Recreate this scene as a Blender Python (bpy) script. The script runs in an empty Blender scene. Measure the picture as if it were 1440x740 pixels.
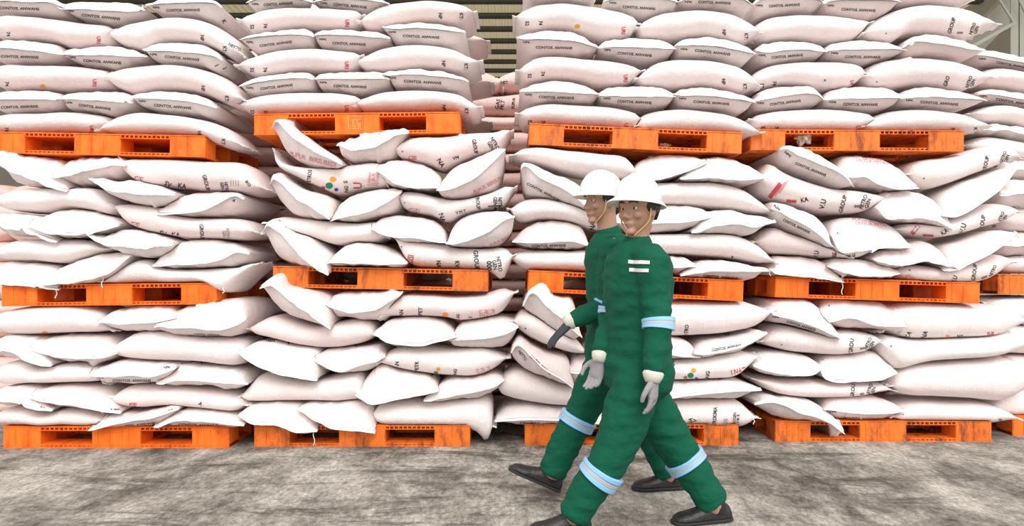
import bpy, bmesh, math, random
import numpy as np
from mathutils import Vector, Matrix, noise as mnoise
from mathutils.bvhtree import BVHTree

SC = bpy.context.scene
COL = SC.collection
# ------------------------------------------------------------------ camera
F = 924.0                       # focal length for a 1440 wide picture
CAM_H = 1.2
HORIZON = 385.0
cam_data = bpy.data.cameras.new('camera')
cam_data.sensor_width = 36.0
cam_data.lens = F / 1440.0 * 36.0
cam_data.shift_y = (HORIZON - 370.0) / 1440.0
cam_data.clip_end = 200.0
camera = bpy.data.objects.new('camera', cam_data)
camera.location = (0, 0, CAM_H)
camera.rotation_euler = (math.radians(90), 0, 0)
COL.objects.link(camera)
SC.camera = camera
# ------------------------------------------------------------------ sky, sun, exposure
world = bpy.data.worlds.new('overcast_sky')
SC.world = world
world.use_nodes = True
_bg = world.node_tree.nodes['Background']
_bg.inputs['Color'].default_value = (1.0, 0.99, 0.975, 1)
_bg.inputs['Strength'].default_value = 0.95
sun_data = bpy.data.lights.new('sun', 'SUN')
sun_data.energy = 1.25
sun_data.angle = math.radians(35)
sun_data.color = (1.0, 0.985, 0.96)
sun = bpy.data.objects.new('sun', sun_data)
sun.rotation_euler = (math.radians(47), 0, math.radians(14))
COL.objects.link(sun)
SC.view_settings.view_transform = 'Standard'
SC.view_settings.look = 'None'
SC.view_settings.gamma = 1.0
SC.view_settings.use_curve_mapping = False
SC.view_settings.exposure = 0.70

# ------------------------------------------------------------------ helpers
def P(px, py, y):
    return Vector(((px - 720.0) / F * y, y, CAM_H - (py - HORIZON) / F * y))

def link(name, me, parent=None, loc=None, mats=(), **props):
    o = bpy.data.objects.new(name, me)
    COL.objects.link(o)
    if parent is not None:
        o.parent = parent
    if loc is not None:
        o.location = loc
    if me is not None:
        for m in mats:
            if m.name not in me.materials:
                me.materials.append(m)
    for k, v in props.items():
        o[k] = v
    return o

def mesh_from(name, verts, faces, smooth=False, mat_idx=None):
    me = bpy.data.meshes.new(name)
    me.from_pydata([tuple(v) for v in verts], [], faces)
    if smooth:
        me.polygons.foreach_set('use_smooth', [True] * len(me.polygons))
    if mat_idx is not None:
        me.polygons.foreach_set('material_index', mat_idx)
    me.update()
    return me

class MB:
    """collects boxes and tubes into one mesh"""
    def __init__(self):
        self.v = []
        self.f = []
    def box(self, x0, x1, y0, y1, z0, z1, m=None):
        b = len(self.v)
        for z in (z0, z1):
            for (x, y) in ((x0, y0), (x1, y0), (x1, y1), (x0, y1)):
                p = Vector((x, y, z))
                self.v.append(m @ p if m else p)
        for q in ((0, 3, 2, 1), (4, 5, 6, 7), (0, 1, 5, 4), (1, 2, 6, 5), (2, 3, 7, 6), (3, 0, 4, 7)):
            self.f.append(tuple(b + i for i in q))
        return self
    def beam(self, a, c, w, h):
        a, c = Vector(a), Vector(c)
        d = c - a
        L = d.length
        q = d.to_track_quat('X', 'Z').to_matrix().to_4x4()
        m = Matrix.Translation(a) @ q
        return self.box(0, L, -w / 2, w / 2, -h / 2, h / 2, m)
    def tube(self, pts, r, n=6):
        pts = [Vector(p) for p in pts]
        b = len(self.v)
        for i, p in enumerate(pts):
            d = (pts[min(i + 1, len(pts) - 1)] - pts[max(i - 1, 0)]).normalized()
            u = d.orthogonal().normalized()
            w = d.cross(u)
            for k in range(n):
                a = 2 * math.pi * k / n
                self.v.append(p + (u * math.cos(a) + w * math.sin(a)) * r)
        for i in range(len(pts) - 1):
            for k in range(n):
                self.f.append((b + i * n + k, b + i * n + (k + 1) % n, b + (i + 1) * n + (k + 1) % n, b + (i + 1) * n + k))
        self.f.append(tuple(b + k for k in reversed(range(n))))
        self.f.append(tuple(b + (len(pts) - 1) * n + k for k in range(n)))
        return self
    def mesh(self, name, smooth=False, bevel=0.0):
        me = mesh_from(name, self.v, self.f, smooth)
        if bevel > 0:
            bm = bmesh.new()
            bm.from_mesh(me)
            bmesh.ops.bevel(bm, geom=list(bm.edges), offset=bevel, segments=1, affect='EDGES')
            bm.to_mesh(me)
            bm.free()
        return me

# ------------------------------------------------------------------ materials
def new_mat(name):
    m = bpy.data.materials.new(name)
    m.use_nodes = True
    nt = m.node_tree
    return m, nt, nt.nodes['Principled BSDF']

def simple(name, col, rough=0.6, spec=0.5, bump=0.0, scale=40.0):
    m, nt, b = new_mat(name)
    b.inputs['Base Color'].default_value = (*col, 1)
    b.inputs['Roughness'].default_value = rough
    b.inputs['Specular IOR Level'].default_value = spec
    if bump:
        tc = nt.nodes.new('ShaderNodeTexCoord')
        n = nt.nodes.new('ShaderNodeTexNoise')
        n.inputs['Scale'].default_value = scale
        n.inputs['Detail'].default_value = 4
        nt.links.new(tc.outputs['Object'], n.inputs['Vector'])
        bp = nt.nodes.new('ShaderNodeBump')
        bp.inputs['Strength'].default_value = bump
        bp.inputs['Distance'].default_value = 0.01
        nt.links.new(n.outputs['Fac'], bp.inputs['Height'])
        nt.links.new(bp.outputs['Normal'], b.inputs['Normal'])
    return m

def nd(nt, t, **kw):
    n = nt.nodes.new(t)
    for k, v in kw.items():
        if k in n.inputs:
            n.inputs[k].default_value = v
        else:
            setattr(n, k, v)
    return n

def ramp(nt, src, stops):
    r = nt.nodes.new('ShaderNodeValToRGB')
    el = r.color_ramp.elements
    el[0].position, el[0].color = stops[0][0], (*stops[0][1], 1)
    el[1].position, el[1].color = stops[1][0], (*stops[1][1], 1)
    for p, c in stops[2:]:
        e = el.new(p)
        e.color = (*c, 1)
    nt.links.new(src, r.inputs['Fac'])
    return r.outputs['Color']

def mixc(nt, fac, a, b, blend='MIX'):
    n = nt.nodes.new('ShaderNodeMix')
    n.data_type = 'RGBA'
    n.blend_type = blend
    for sock, v in ((n.inputs['Factor'], fac), (n.inputs['A'], a), (n.inputs['B'], b)):
        if hasattr(v, 'links'):
            nt.links.new(v, sock)
        elif isinstance(v, (int, float)):
            sock.default_value = v
        else:
            sock.default_value = (*v, 1)
    return n.outputs['Result']

def fabric_material(name='woven_sack_fabric', pink=False):
    m, nt, b = new_mat(name)
    tc = nd(nt, 'ShaderNodeTexCoord')
    oi = nd(nt, 'ShaderNodeObjectInfo')
    tint = ramp(nt, oi.outputs['Random'], [(0.0, (0.80, 0.675, 0.66)), (0.5, (0.83, 0.735, 0.72)), (1.0, (0.85, 0.775, 0.76))])
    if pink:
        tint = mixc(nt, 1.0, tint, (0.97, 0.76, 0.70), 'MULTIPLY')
    geo = nd(nt, 'ShaderNodeNewGeometry')
    sm = nd(nt, 'ShaderNodeTexNoise', Scale=3.5, Detail=5.0, Roughness=0.6)
    nt.links.new(geo.outputs['Position'], sm.inputs['Vector'])
    smf = ramp(nt, sm.outputs['Fac'], [(0.60, (0, 0, 0)), (0.85, (0.35, 0.35, 0.35))])
    col = mixc(nt, smf, tint, (0.62, 0.59, 0.57))
    nt.links.new(col, b.inputs['Base Color'])
    b.inputs['Roughness'].default_value = 0.55
    b.inputs['Specular IOR Level'].default_value = 0.35
    # pulled creases running round the sack
    mp = nd(nt, 'ShaderNodeMapping')
    mp.inputs['Scale'].default_value = (46, 5, 7)
    nt.links.new(geo.outputs['Position'], mp.inputs['Vector'])
    n1 = nd(nt, 'ShaderNodeTexNoise', Scale=1.0, Detail=3.0, Roughness=0.55)
    nt.links.new(mp.outputs['Vector'], n1.inputs['Vector'])
    n2 = nd(nt, 'ShaderNodeTexNoise', Scale=16.0, Detail=4.0, Roughness=0.6)
    nt.links.new(geo.outputs['Position'], n2.inputs['Vector'])
    ad = nd(nt, 'ShaderNodeMath', operation='MULTIPLY_ADD')
    nt.links.new(n2.outputs['Fac'], ad.inputs[0])
    ad.inputs[1].default_value = 1.4
    nt.links.new(n1.outputs['Fac'], ad.inputs[2])
    bp = nd(nt, 'ShaderNodeBump', Strength=0.5, Distance=0.012)
    nt.links.new(ad.outputs[0], bp.inputs['Height'])
    nt.links.new(bp.outputs['Normal'], b.inputs['Normal'])
    return m

def pallet_material(name, worn):
    m, nt, b = new_mat(name)
    geo = nd(nt, 'ShaderNodeNewGeometry')
    mp = nd(nt, 'ShaderNodeMapping')
    mp.inputs['Scale'].default_value = (14, 14, 5)
    nt.links.new(geo.outputs['Position'], mp.inputs['Vector'])
    n1 = nd(nt, 'ShaderNodeTexNoise', Scale=1.0, Detail=6.0, Roughness=0.68)
    nt.links.new(mp.outputs['Vector'], n1.inputs['Vector'])
    n2 = nd(nt, 'ShaderNodeTexNoise', Scale=38.0, Detail=4.0, Roughness=0.7)
    nt.links.new(geo.outputs['Position'], n2.inputs['Vector'])
    base = (0.90, 0.165, 0.012) if not worn else (0.80, 0.17, 0.022)
    c1 = ramp(nt, n1.outputs['Fac'], [(0.30, (0.16, 0.045, 0.02) if worn else (0.55, 0.085, 0.008)), (0.50, base), (0.80, (0.93, 0.24, 0.03))])
    dirt = ramp(nt, n2.outputs['Fac'], [(0.57, (0, 0, 0)), (0.75, (1, 1, 1))])
    f = nd(nt, 'ShaderNodeMath', operation='MULTIPLY')
    nt.links.new(dirt, f.inputs[0])
    f.inputs[1].default_value = 0.6 if worn else 0.12
    c2 = mixc(nt, f.outputs[0], c1, (0.13, 0.05, 0.025))
    nt.links.new(c2, b.inputs['Base Color'])
    b.inputs['Roughness'].default_value = 0.55
    b.inputs['Specular IOR Level'].default_value = 0.3
    bp = nd(nt, 'ShaderNodeBump', Strength=0.25, Distance=0.004)
    nt.links.new(n2.outputs['Fac'], bp.inputs['Height'])
    nt.links.new(bp.outputs['Normal'], b.inputs['Normal'])
    return m

def floor_material():
    m, nt, b = new_mat('worn_concrete')
    geo = nd(nt, 'ShaderNodeNewGeometry')
    def noise_at(scale, vec, detail=6.0, rough=0.65, dist=0.0):
        mp = nd(nt, 'ShaderNodeMapping')
        mp.inputs['Scale'].default_value = vec
        nt.links.new(geo.outputs['Position'], mp.inputs['Vector'])
        n = nd(nt, 'ShaderNodeTexNoise', Scale=scale, Detail=detail, Roughness=rough, Distortion=dist)
        nt.links.new(mp.outputs['Vector'], n.inputs['Vector'])
        return n.outputs['Fac']
    big = noise_at(1.5, (1.0, 0.62, 1), 9.0, 0.70, 0.3)
    scuff = noise_at(6.0, (1.0, 0.6, 1), 10.0, 0.80, 0.25)
    fine = noise_at(36.0, (1, 0.55, 1), 6.0, 0.80)
    c1 = ramp(nt, big, [(0.40, (0.06, 0.052, 0.044)), (0.50, (0.26, 0.24, 0.208)), (0.585, (0.49, 0.462, 0.41))])
    c2 = ramp(nt, scuff, [(0.38, (0.08, 0.072, 0.063)), (0.5, (0.30, 0.278, 0.245)), (0.62, (0.56, 0.53, 0.475))])
    c = mixc(nt, 0.5, c1, c2)
    sp = ramp(nt, fine, [(0.36, (0.22, 0.21, 0.20)), (0.5, (0.5, 0.5, 0.5)), (0.66, (0.80, 0.79, 0.77))])
    c = mixc(nt, 0.8, c, sp, 'OVERLAY')
    # dark tyre and drag marks running slantwise
    mp = nd(nt, 'ShaderNodeMapping')
    mp.inputs['Rotation'].default_value = (0, 0, math.radians(28))
    mp.inputs['Scale'].default_value = (0.6, 2.2, 1)
    nt.links.new(geo.outputs['Position'], mp.inputs['Vector'])
    stn = nd(nt, 'ShaderNodeTexNoise', Scale=1.5, Detail=8.0, Roughness=0.78, Distortion=0.6)
    nt.links.new(mp.outputs['Vector'], stn.inputs['Vector'])
    stf = ramp(nt, stn.outputs['Fac'], [(0.51, (0, 0, 0)), (0.62, (0.78, 0.78, 0.78))])
    c = mixc(nt, stf, c, (0.040, 0.034, 0.028))
    nt.links.new(c, b.inputs['Base Color'])
    b.inputs['Roughness'].default_value = 0.8
    b.inputs['Specular IOR Level'].default_value = 0.25
    bp = nd(nt, 'ShaderNodeBump', Strength=0.4, Distance=0.01)
    nt.links.new(scuff, bp.inputs['Height'])
    nt.links.new(bp.outputs['Normal'], b.inputs['Normal'])
    return m

M_FABRIC = fabric_material()
M_FABRIC_SHADE_PINK = fabric_material('shade_pink_sack_fabric', True)  # pinker copy of the fabric, pink of shade and bounced light put into its colour
M_HEM = simple('hem_fabric', (0.87, 0.83, 0.82), 0.6, 0.3, 0.3, 60)
M_PALLET = pallet_material('orange_plastic', False)
M_PALLET_WORN = pallet_material('worn_orange_plastic', True)
M_FLOOR = floor_material()
M_BLACK = simple('black_print', (0.035, 0.032, 0.035), 0.6, 0.3)
M_GREY = simple('grey_print', (0.36, 0.34, 0.34), 0.7, 0.3)
M_STITCH_SHADE = simple('stitch_shade_thread', (0.22, 0.21, 0.21), 0.8)
M_SMUDGE = simple('dusty_grey', (0.60, 0.575, 0.56), 0.8, 0.2)
M_RED = simple('red_print', (0.58, 0.075, 0.10), 0.6, 0.3)
M_PINKPRINT = simple('faded_red_print', (0.70, 0.30, 0.31), 0.6, 0.3)
M_ORANGE = simple('orange_print', (0.86, 0.34, 0.03), 0.6, 0.3)
M_GREEN = simple('green_print', (0.01, 0.22, 0.10), 0.6, 0.3)
M_BLUE = simple('blue_print', (0.03, 0.06, 0.30), 0.6, 0.3)
def sheet_material():
    m, nt, b = new_mat('translucent_roof_sheet')
    b.inputs['Base Color'].default_value = (0.60, 0.53, 0.38, 1)
    b.inputs['Roughness'].default_value = 0.6
    tr = nd(nt, 'ShaderNodeBsdfTranslucent')
    tr.inputs['Color'].default_value = (0.40, 0.34, 0.22, 1)
    mx = nd(nt, 'ShaderNodeMixShader')
    mx.inputs['Fac'].default_value = 0.5
    nt.links.new(b.outputs[0], mx.inputs[1])
    nt.links.new(tr.outputs[0], mx.inputs[2])
    nt.links.new(mx.outputs[0], nt.nodes['Material Output'].inputs['Surface'])
    return m
M_SHEET = sheet_material()
M_STEEL_DARK = simple('dark_steel', (0.085, 0.078, 0.065), 0.6, 0.4)
M_STEEL = simple('painted_steel', (0.46, 0.46, 0.40), 0.55, 0.4, 0.1, 6)
M_WALL = simple('wall_sheet', (0.52, 0.50, 0.45), 0.7, 0.3, 0.1, 5)

# ------------------------------------------------------------------ the setting
def grid_plane(x0, x1, y0, y1, z, n=1):
    return mesh_from('floor', [(x0, y0, z), (x1, y0, z), (x1, y1, z), (x0, y1, z)], [(0, 1, 2, 3)])
link('floor', grid_plane(-14, 14, -6, 31, 0.0), mats=[M_FLOOR], kind='structure')
ROOF_Z, Y_BACK = 10.0, 30.0
# corrugated roof sheets: trapezoid ribs running along Y
def corrugated():
    v, f = [], []
    x, k = -15.0, 0
    prof = []
    while x < 15.0:
        prof += [(x, 0.0), (x + 0.13, 0.0), (x + 0.15, 0.05), (x + 0.20, 0.05)]
        x += 0.22
    for (px, dz) in prof:
        v.append((px, 5.2, ROOF_Z + dz))
        v.append((px, Y_BACK, ROOF_Z + dz))
    for i in range(len(prof) - 1):
        f.append((2 * i, 2 * i + 1, 2 * i + 3, 2 * i + 2))
    return mesh_from('ceiling', v, f)
ceiling = link('ceiling', corrugated(), mats=[M_SHEET], kind='structure')
for i in range(21):
    y = 5.4 + 1.2 * i
    link('purlin', MB().box(-15, 15, y - 0.11, y + 0.11, ROOF_Z - 0.15, ROOF_Z - 0.02).mesh('purlin'), ceiling, mats=[M_STEEL_DARK])
link('wall_back', MB().box(-15, 15, Y_BACK, Y_BACK + 0.2, 0, ROOF_Z).mesh('wall_back'), mats=[M_WALL], kind='structure')
link('wall_left', MB().box(-15.2, -15, 5.2, Y_BACK, 0, ROOF_Z).mesh('wall_left'), mats=[M_WALL], kind='structure')

link('wall_right', MB().box(15, 15.2, 5.2, Y_BACK, 0, 4.6).box(15, 15.2, 5.2, Y_BACK, 7.4, ROOF_Z).mesh('wall_right'), mats=[M_WALL], kind='structure')
# ------------------------------------------------------------------ pallets
def half_pallet_meshes(w):
    d, h = 0.95, 0.148
    bw, mw = w * 0.165, w * 0.215
    xs = [(-w / 2, -w / 2 + bw), (-mw / 2, mw / 2), (w / 2 - bw, w / 2)]
    ys = [(0, 0.17), (d / 2 - 0.09, d / 2 + 0.09), (d - 0.17, d)]
    td = 0.030
    top, bot = MB(), MB()
    # ribbed deck edges with small square holes between two thin plates
    top.box(-w / 2, w / 2, 0.0, d, h - 0.008, h)
    top.box(-w / 2 + 0.02, w / 2 - 0.02, 0.03, d - 0.03, h - 0.024, h - 0.008)
    top.box(-w / 2 + 0.004, w / 2 - 0.004, 0.002, 0.05, h - td, h - td + 0.005)
    bot.box(-w / 2, w / 2, 0.0, 0.16, 0, 0.007)
    bot.box(-w / 2, w / 2, 0.012, 0.16, 0.007, 0.016)
    bot.box(-w / 2, w / 2, 0.002, 0.16, 0.018, 0.024)
    for (x0, x1) in xs:
        bot.box(x0 + 0.01, x1 - 0.01, 0.16, d, 0, 0.022)
    bot.box(-w / 2, w / 2, d / 2 - 0.07, d / 2 + 0.07, 0, 0.022)
    bot.box(-w / 2, w / 2, d - 0.15, d, 0, 0.022)
    for a, c in ((xs[0][1], xs[1][0]), (xs[1][1], xs[2][0])):
        n = 11
        for i in range(n + 1):
            x = a + (c - a) * i / n
            top.box(x - 0.004, x + 0.004, 0.001, 0.03, h - td, h - 0.008)
            bot.box(x - 0.004, x + 0.004, 0.001, 0.012, 0.007, 0.018)
    # ribs along the two ends as well
    for sx in (-1, 1):
        for (a, c) in ((ys[0][1], ys[1][0]), (ys[1][1], ys[2][0])):
            for i in range(9):
                y = a + (c - a) * i / 8
                x = sx * (w / 2 - 0.012)
                top.box(x - 0.011, x + 0.011, y - 0.004, y + 0.004, h - td, h - 0.008)
    blocks = []
    for i, (x0, x1) in enumerate(xs):
        for j, (y0, y1) in enumerate(ys):
            cx, cy = (x0 + x1) / 2, (y0 + y1) / 2
            b = MB()
            hx, hy = (x1 - x0) / 2, (y1 - y0) / 2
            b.box(-hx, hx, -hy, hy, 0.0, h - 0.009)
            m = b.mesh('block', bevel=0.006)
            if j == 0:     # shallow upright ribs on the face one sees
                r = MB()
                nr = 3 if i == 1 else 2
                for k in range(nr):
                    x = -hx + (k + 0.5 + 0.5 * (i == 0)) * 2 * hx / (nr + 1)
                    r.box(x - 0.003, x + 0.003, -hy - 0.004, -hy + 0.004, 0.012, h - 0.02)
                bm = bmesh.new()
                bm.from_mesh(m)
                bm.from_mesh(r.mesh('rib'))
                bm.to_mesh(m)
                bm.free()
            blocks.append((m, (cx, cy, 0.0)))
    return top.mesh('top_deck'), bot.mesh('bottom_deck'), blocks

_pal_cache = {}
PALLET_ROOTS = []
def pallet(xl, yl, xr, yr, Y, worn, label, mark=False):
    """xl,yl / xr,yr: lower front corners as seen; Y: distance of the front face"""
    a, b = P(xl, yl, Y), P(xr, yr, Y)
    w = (b - a).length
    key = round(w * 20) / 20
    if key not in _pal_cache:
        _pal_cache[key] = half_pallet_meshes(key)
    top, bot, blocks = _pal_cache[key]
    mat = M_PALLET_WORN if worn else M_PALLET
    root = bpy.data.objects.new('pallet', None)
    root.empty_display_size = 0.2
    COL.objects.link(root)
    root.location = (a + b) / 2
    root.rotation_euler = (0, -math.atan2(b.z - a.z, b.x - a.x), 0)
    if root.location.z < 0.06:
        root.location.z = 0.0
        root.rotation_euler = (0, 0, 0)
    root.scale = (w / key, 1, 1)
    PALLET_ROOTS.append((root, w, 0.95, 0.148))
    root['label'], root['category'], root['group'] = label, 'pallet', 'orange pallets under the sack stacks'
    def child(nm, me, loc=(0, 0, 0)):
        o = link(nm, me, root, loc)
        if len(me.materials) == 0:
            me.materials.append(mat)
        o.material_slots[0].link = 'OBJECT'
        o.material_slots[0].material = mat
        return o
    child('top_deck', top)
    child('bottom_deck', bot)
    for m, l in blocks:
        child('block', m, l)
    if mark:     # pale moulded square with strokes on the middle block
        mb = MB()
        for (x0, x1, z0, z1) in ((-.06, .04, .035, .038), (-.06, -.057, .035, .12), (-.06, .04, .117, .12), (.037, .04, .035, .12),
                                 (-.045, -.01, .095, .1), (-.03, -.026, .06, .1), (0, .03, .1, .104), (0, .004, .08, .104),
                                 (-.045, -.005, .05, .054), (.005, .03, .07, .074), (.01, .014, .045, .07), (.02, .024, .045, .07)):
            mb.box(x0, x1, -0.0035, 0.001, z0, z1)
        link('moulded_mark', mb.mesh('moulded_mark'), root, mats=[simple('pale_orange_plastic', (0.93, 0.45, 0.16), 0.6)], label='pale moulded square mark')
    return root

# ------------------------------------------------------------------ sacks
def crom(pts, n):
    """n+1 samples along a smooth line through pts, spaced by length"""
    p = np.array(pts, float)
    if len(p) == 2:
        t = np.linspace(0, 1, n + 1)[:, None]
        return p[0] * (1 - t) + p[1] * t
    ext = np.vstack([2 * p[0] - p[1], p, 2 * p[-1] - p[-2]])
    out = []
    for i in range(1, len(ext) - 2):
        p0, p1, p2, p3 = ext[i - 1], ext[i], ext[i + 1], ext[i + 2]
        d = [max(np.linalg.norm(b - a), 1e-6) ** 0.5 for a, b in ((p0, p1), (p1, p2), (p2, p3))]
        t0, t1 = 0.0, d[0]
        t2, t3 = t1 + d[1], t1 + d[1] + d[2]
        for t in np.linspace(t1, t2, 9)[:-1]:
            A1 = (t1 - t) / (t1 - t0) * p0 + (t - t0) / (t1 - t0) * p1
            A2 = (t2 - t) / (t2 - t1) * p1 + (t - t1) / (t2 - t1) * p2
            A3 = (t3 - t) / (t3 - t2) * p2 + (t - t2) / (t3 - t2) * p3
            B1 = (t2 - t) / (t2 - t0) * A1 + (t - t0) / (t2 - t0) * A2
            B2 = (t3 - t) / (t3 - t1) * A2 + (t - t1) / (t3 - t1) * A3
            out.append((t2 - t) / (t2 - t1) * B1 + (t - t1) / (t2 - t1) * B2)
    out.append(p[-1])
    q = np.array(out)
    s = np.concatenate([[0], np.cumsum(np.linalg.norm(np.diff(q, axis=0), axis=1))])
    s /= s[-1]
    u = np.linspace(0, 1, n + 1)
    return np.stack([np.interp(u, s, q[:, k]) for k in range(q.shape[1])], 1)

def px_to_xz(a, Y):
    return np.stack([(a[:, 0] - 720.0) / F * Y, CAM_H - (a[:, 1] - HORIZON) / F * Y], 1)

SACKS = []            # dicts: object, kind, world verts / faces for the prints
RNG = random.Random(7)

def dents(V, amp, seed, freq=5.0):
    for i in range(len(V)):
        v = V[i]
        k = mnoise.noise_vector(Vector((v[0] * freq + seed, v[1] * freq, v[2] * freq * 1.3)))
        k2 = mnoise.noise_vector(Vector((v[0] * freq * 3 + seed, v[1] * freq * 2, v[2] * freq * 2)))
        V[i] = (v[0] + (k.x * 0.35 + k2.x * .1) * amp, v[1] + (k.y + .3 * k2.y) * amp, v[2] + (k.z * 0.35 + k2.z * .1) * amp)

def ribbon(a, b, thick):
    """flat strip between two rows of points, with thickness"""
    n = len(a)
    v = []
    for i in range(n):
        up = Vector((0, 0, thick))
        v += [a[i] + up, b[i] + up, b[i] - up, a[i] - up]
    f = []
    for i in range(n - 1):
        for k in range(4):
            f.append((4 * i + k, 4 * i + (k + 1) % 4, 4 * (i + 1) + (k + 1) % 4, 4 * (i + 1) + k))
    f.append((3, 2, 1, 0))
    f.append(tuple(4 * (n - 1) + k for k in range(4)))
    return v, f

def long_sack(top, bot, Y, depth, seed):
    """a sack lying lengthwise to the viewer; Y is its front"""
    N, R = 26, 22
    w = depth / 2
    T = px_to_xz(crom(top, N), Y + 0.06)
    B = px_to_xz(crom(bot, N), Y + 0.06)
    V, Fc = [], []
    for i in range(N + 1):
        t = i / N
        e = abs(2 * t - 1)
        c = (T[i] + B[i]) / 2
        h = (T[i] - B[i]) / 2
        hl = np.linalg.norm(h)
        if hl < 0.006:
            h = np.array([0.0, 0.006])
        wi = w * (1 - 0.16 * e ** 5)
        # the middle of the front is the fullest
        yc = Y + w + 0.015 * e ** 3
        for k in range(R):
            a = 2 * math.pi * k / R
            s, co = math.sin(a), math.cos(a)
            sv = math.copysign(abs(s) ** 0.80, s)
            cv = math.copysign(abs(co) ** 0.62, co)
            V.append((c[0] + h[0] * sv, yc - wi * cv, c[1] + h[1] * sv))
    for i in range(N):
        for k in range(R):
            Fc.append((i * R + k, i * R + (k + 1) % R, (i + 1) * R + (k + 1) % R, (i + 1) * R + k))
    Fc.append(tuple(reversed(range(R))))
    Fc.append(tuple(N * R + k for k in range(R)))
    dents(V, 0.011, seed)
    return V, Fc

def long_hems(r):
    V, seed, Y, depth = np.array(r['V']), r['seed'], r['Y'], float(r['opt'].get('d', 0.54))
    N, R = 26, 22
    ctr = lambda i: V[i * R:(i + 1) * R].mean(0)
    hems = []
    for i, sgn in ((0, -1), (N, 1)):
        ring = V[i * R:(i + 1) * R]
        o = np.argsort(ring[:, 1])
        ys = ring[o, 1]
        c = ctr(i)
        d = c - ctr(i - sgn * 2)
        d[1] = 0
        d = d / max(np.linalg.norm(d), 1e-6)
        a, b = [], []
        y0, y1 = ys[0] + 0.004, ys[0] + depth * 0.62
        for k in range(13):
            y = y0 + (y1 - y0) * k / 12
            x = np.interp(y, ys, ring[o, 0])
            z = np.interp(y, ys, ring[o, 2])
            rz = 0.011 * mnoise.noise(Vector((k * 0.9 + seed, seed, i)))
            a.append(Vector((x - d[0] * 0.012, y, z - d[2] * 0.012)))
            b.append(Vector((x + d[0] * 0.028, y - 0.012 + 0.006 * math.sin(k + seed), z + d[2] * 0.028 + rz * 1.6)))
        hems.append(ribbon(a, b, 0.003))
    return hems

DEP = [0.0, 0.006, 0.018, 0.035, 0.06, 0.095, 0.14, 0.2, 0.28, 0.4, 0.55, 0.68, 0.76, 0.81, 0.84]
def end_sack(top, bot, seam, Y, seed, ruffle, droop, bulge):
    """a sack whose sewn end faces the viewer; Y is where its seam is"""
    N = 30
    T = px_to_xz(crom(top, N), Y + 0.07)
    B = px_to_xz(crom(bot, N), Y + 0.07)
    S = px_to_xz(crom(seam, N), Y + 0.02)
    V, Fc = [], []
    R = 2 * N
    L = DEP[-1]
    for j, d in enumerate(DEP):
        q = min(d / bulge, 1.0)
        g = (1 - (1 - q) ** 2) ** 0.62
        if d > 0.6:
            g *= max(0.0, 1 - ((d - 0.6) / (L - 0.6)) ** 2) ** 0.5
        g = max(g, 0.02)
        for k in range(R):
            if k <= N:
                i = k
                p = S[i] + (T[i] - S[i]) * g
            else:
                i = R - k
                p = S[i] + (B[i] - S[i]) * g
            t = i / N
            # pulled creases running back from the seam
            cr = math.exp(-d / 0.12) * (1 - math.exp(-d / 0.02)) * (0.014 + ruffle * 1.6)
            z = p[1] + cr * mnoise.noise(Vector((t * 13 + seed, seed * 0.7, 0.5 + d * 3)))
            ycor = 0.03 * (abs(2 * t - 1) ** 4) * (1 - q)      # corners lag a little
            V.append((p[0], Y + d + ycor * 0.6, z))
    M = len(DEP)
    for j in range(M - 1):
        for k in range(R):
            Fc.append((j * R + k, (j + 1) * R + k, (j + 1) * R + (k + 1) % R, j * R + (k + 1) % R))
    Fc.append(tuple(range(R)))
    Fc.append(tuple((M - 1) * R + k for k in reversed(range(R))))
    dents(V, 0.011, seed)
    return V, Fc, S

def end_hems(r):
    N = 30
    R = 2 * N
    V, seed = r['V'], r['seed']
    ruffle, droop = r['ruffle'], float(r['opt'].get('dr', 0.55))
    a, b, c = [], [], []
    for i in range(N + 1):
        t = i / N
        p, q = Vector(V[i]), Vector(V[(R - i) % R])
        m = (p + q) / 2
        out = 0.022 + ruffle * 1.5
        rz = ruffle * 1.6 * mnoise.noise(Vector((t * 6.5 + seed, seed, 0))) + ruffle * 0.7 * mnoise.noise(Vector((t * 17 + seed, 3, seed)))
        a.append(m + Vector((0, 0.010, 0)))
        b.append(m + Vector((0.4 * rz, -out * 0.8, -droop * out + rz)))
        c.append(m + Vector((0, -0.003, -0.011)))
    return [ribbon(a, b, 0.0022)], c

def finish_sack(r):
    o, org = r['o'], r['org']
    if r['kind'] == 'L':
        hems = long_hems(r)
    else:
        hems, line = end_hems(r)
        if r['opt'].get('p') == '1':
            tb = MB().tube([p - org for p in line[1:-1]], 0.0022, 4)  # dark thread draws the stitch line and the shade under the hem
            link('stitch_shade', tb.mesh('stitch_shade'), o, mats=[M_STITCH_SHADE], label='dark line of stitches and hem shade')
    for hv, hf in hems:
        link('sewn_hem', mesh_from('sewn_hem', [v - org for v in hv], hf, True), o, mats=[M_HEM])

def pts(s):
    return [tuple(float(c) for c in p.split(',')) for p in s.split()]

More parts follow.
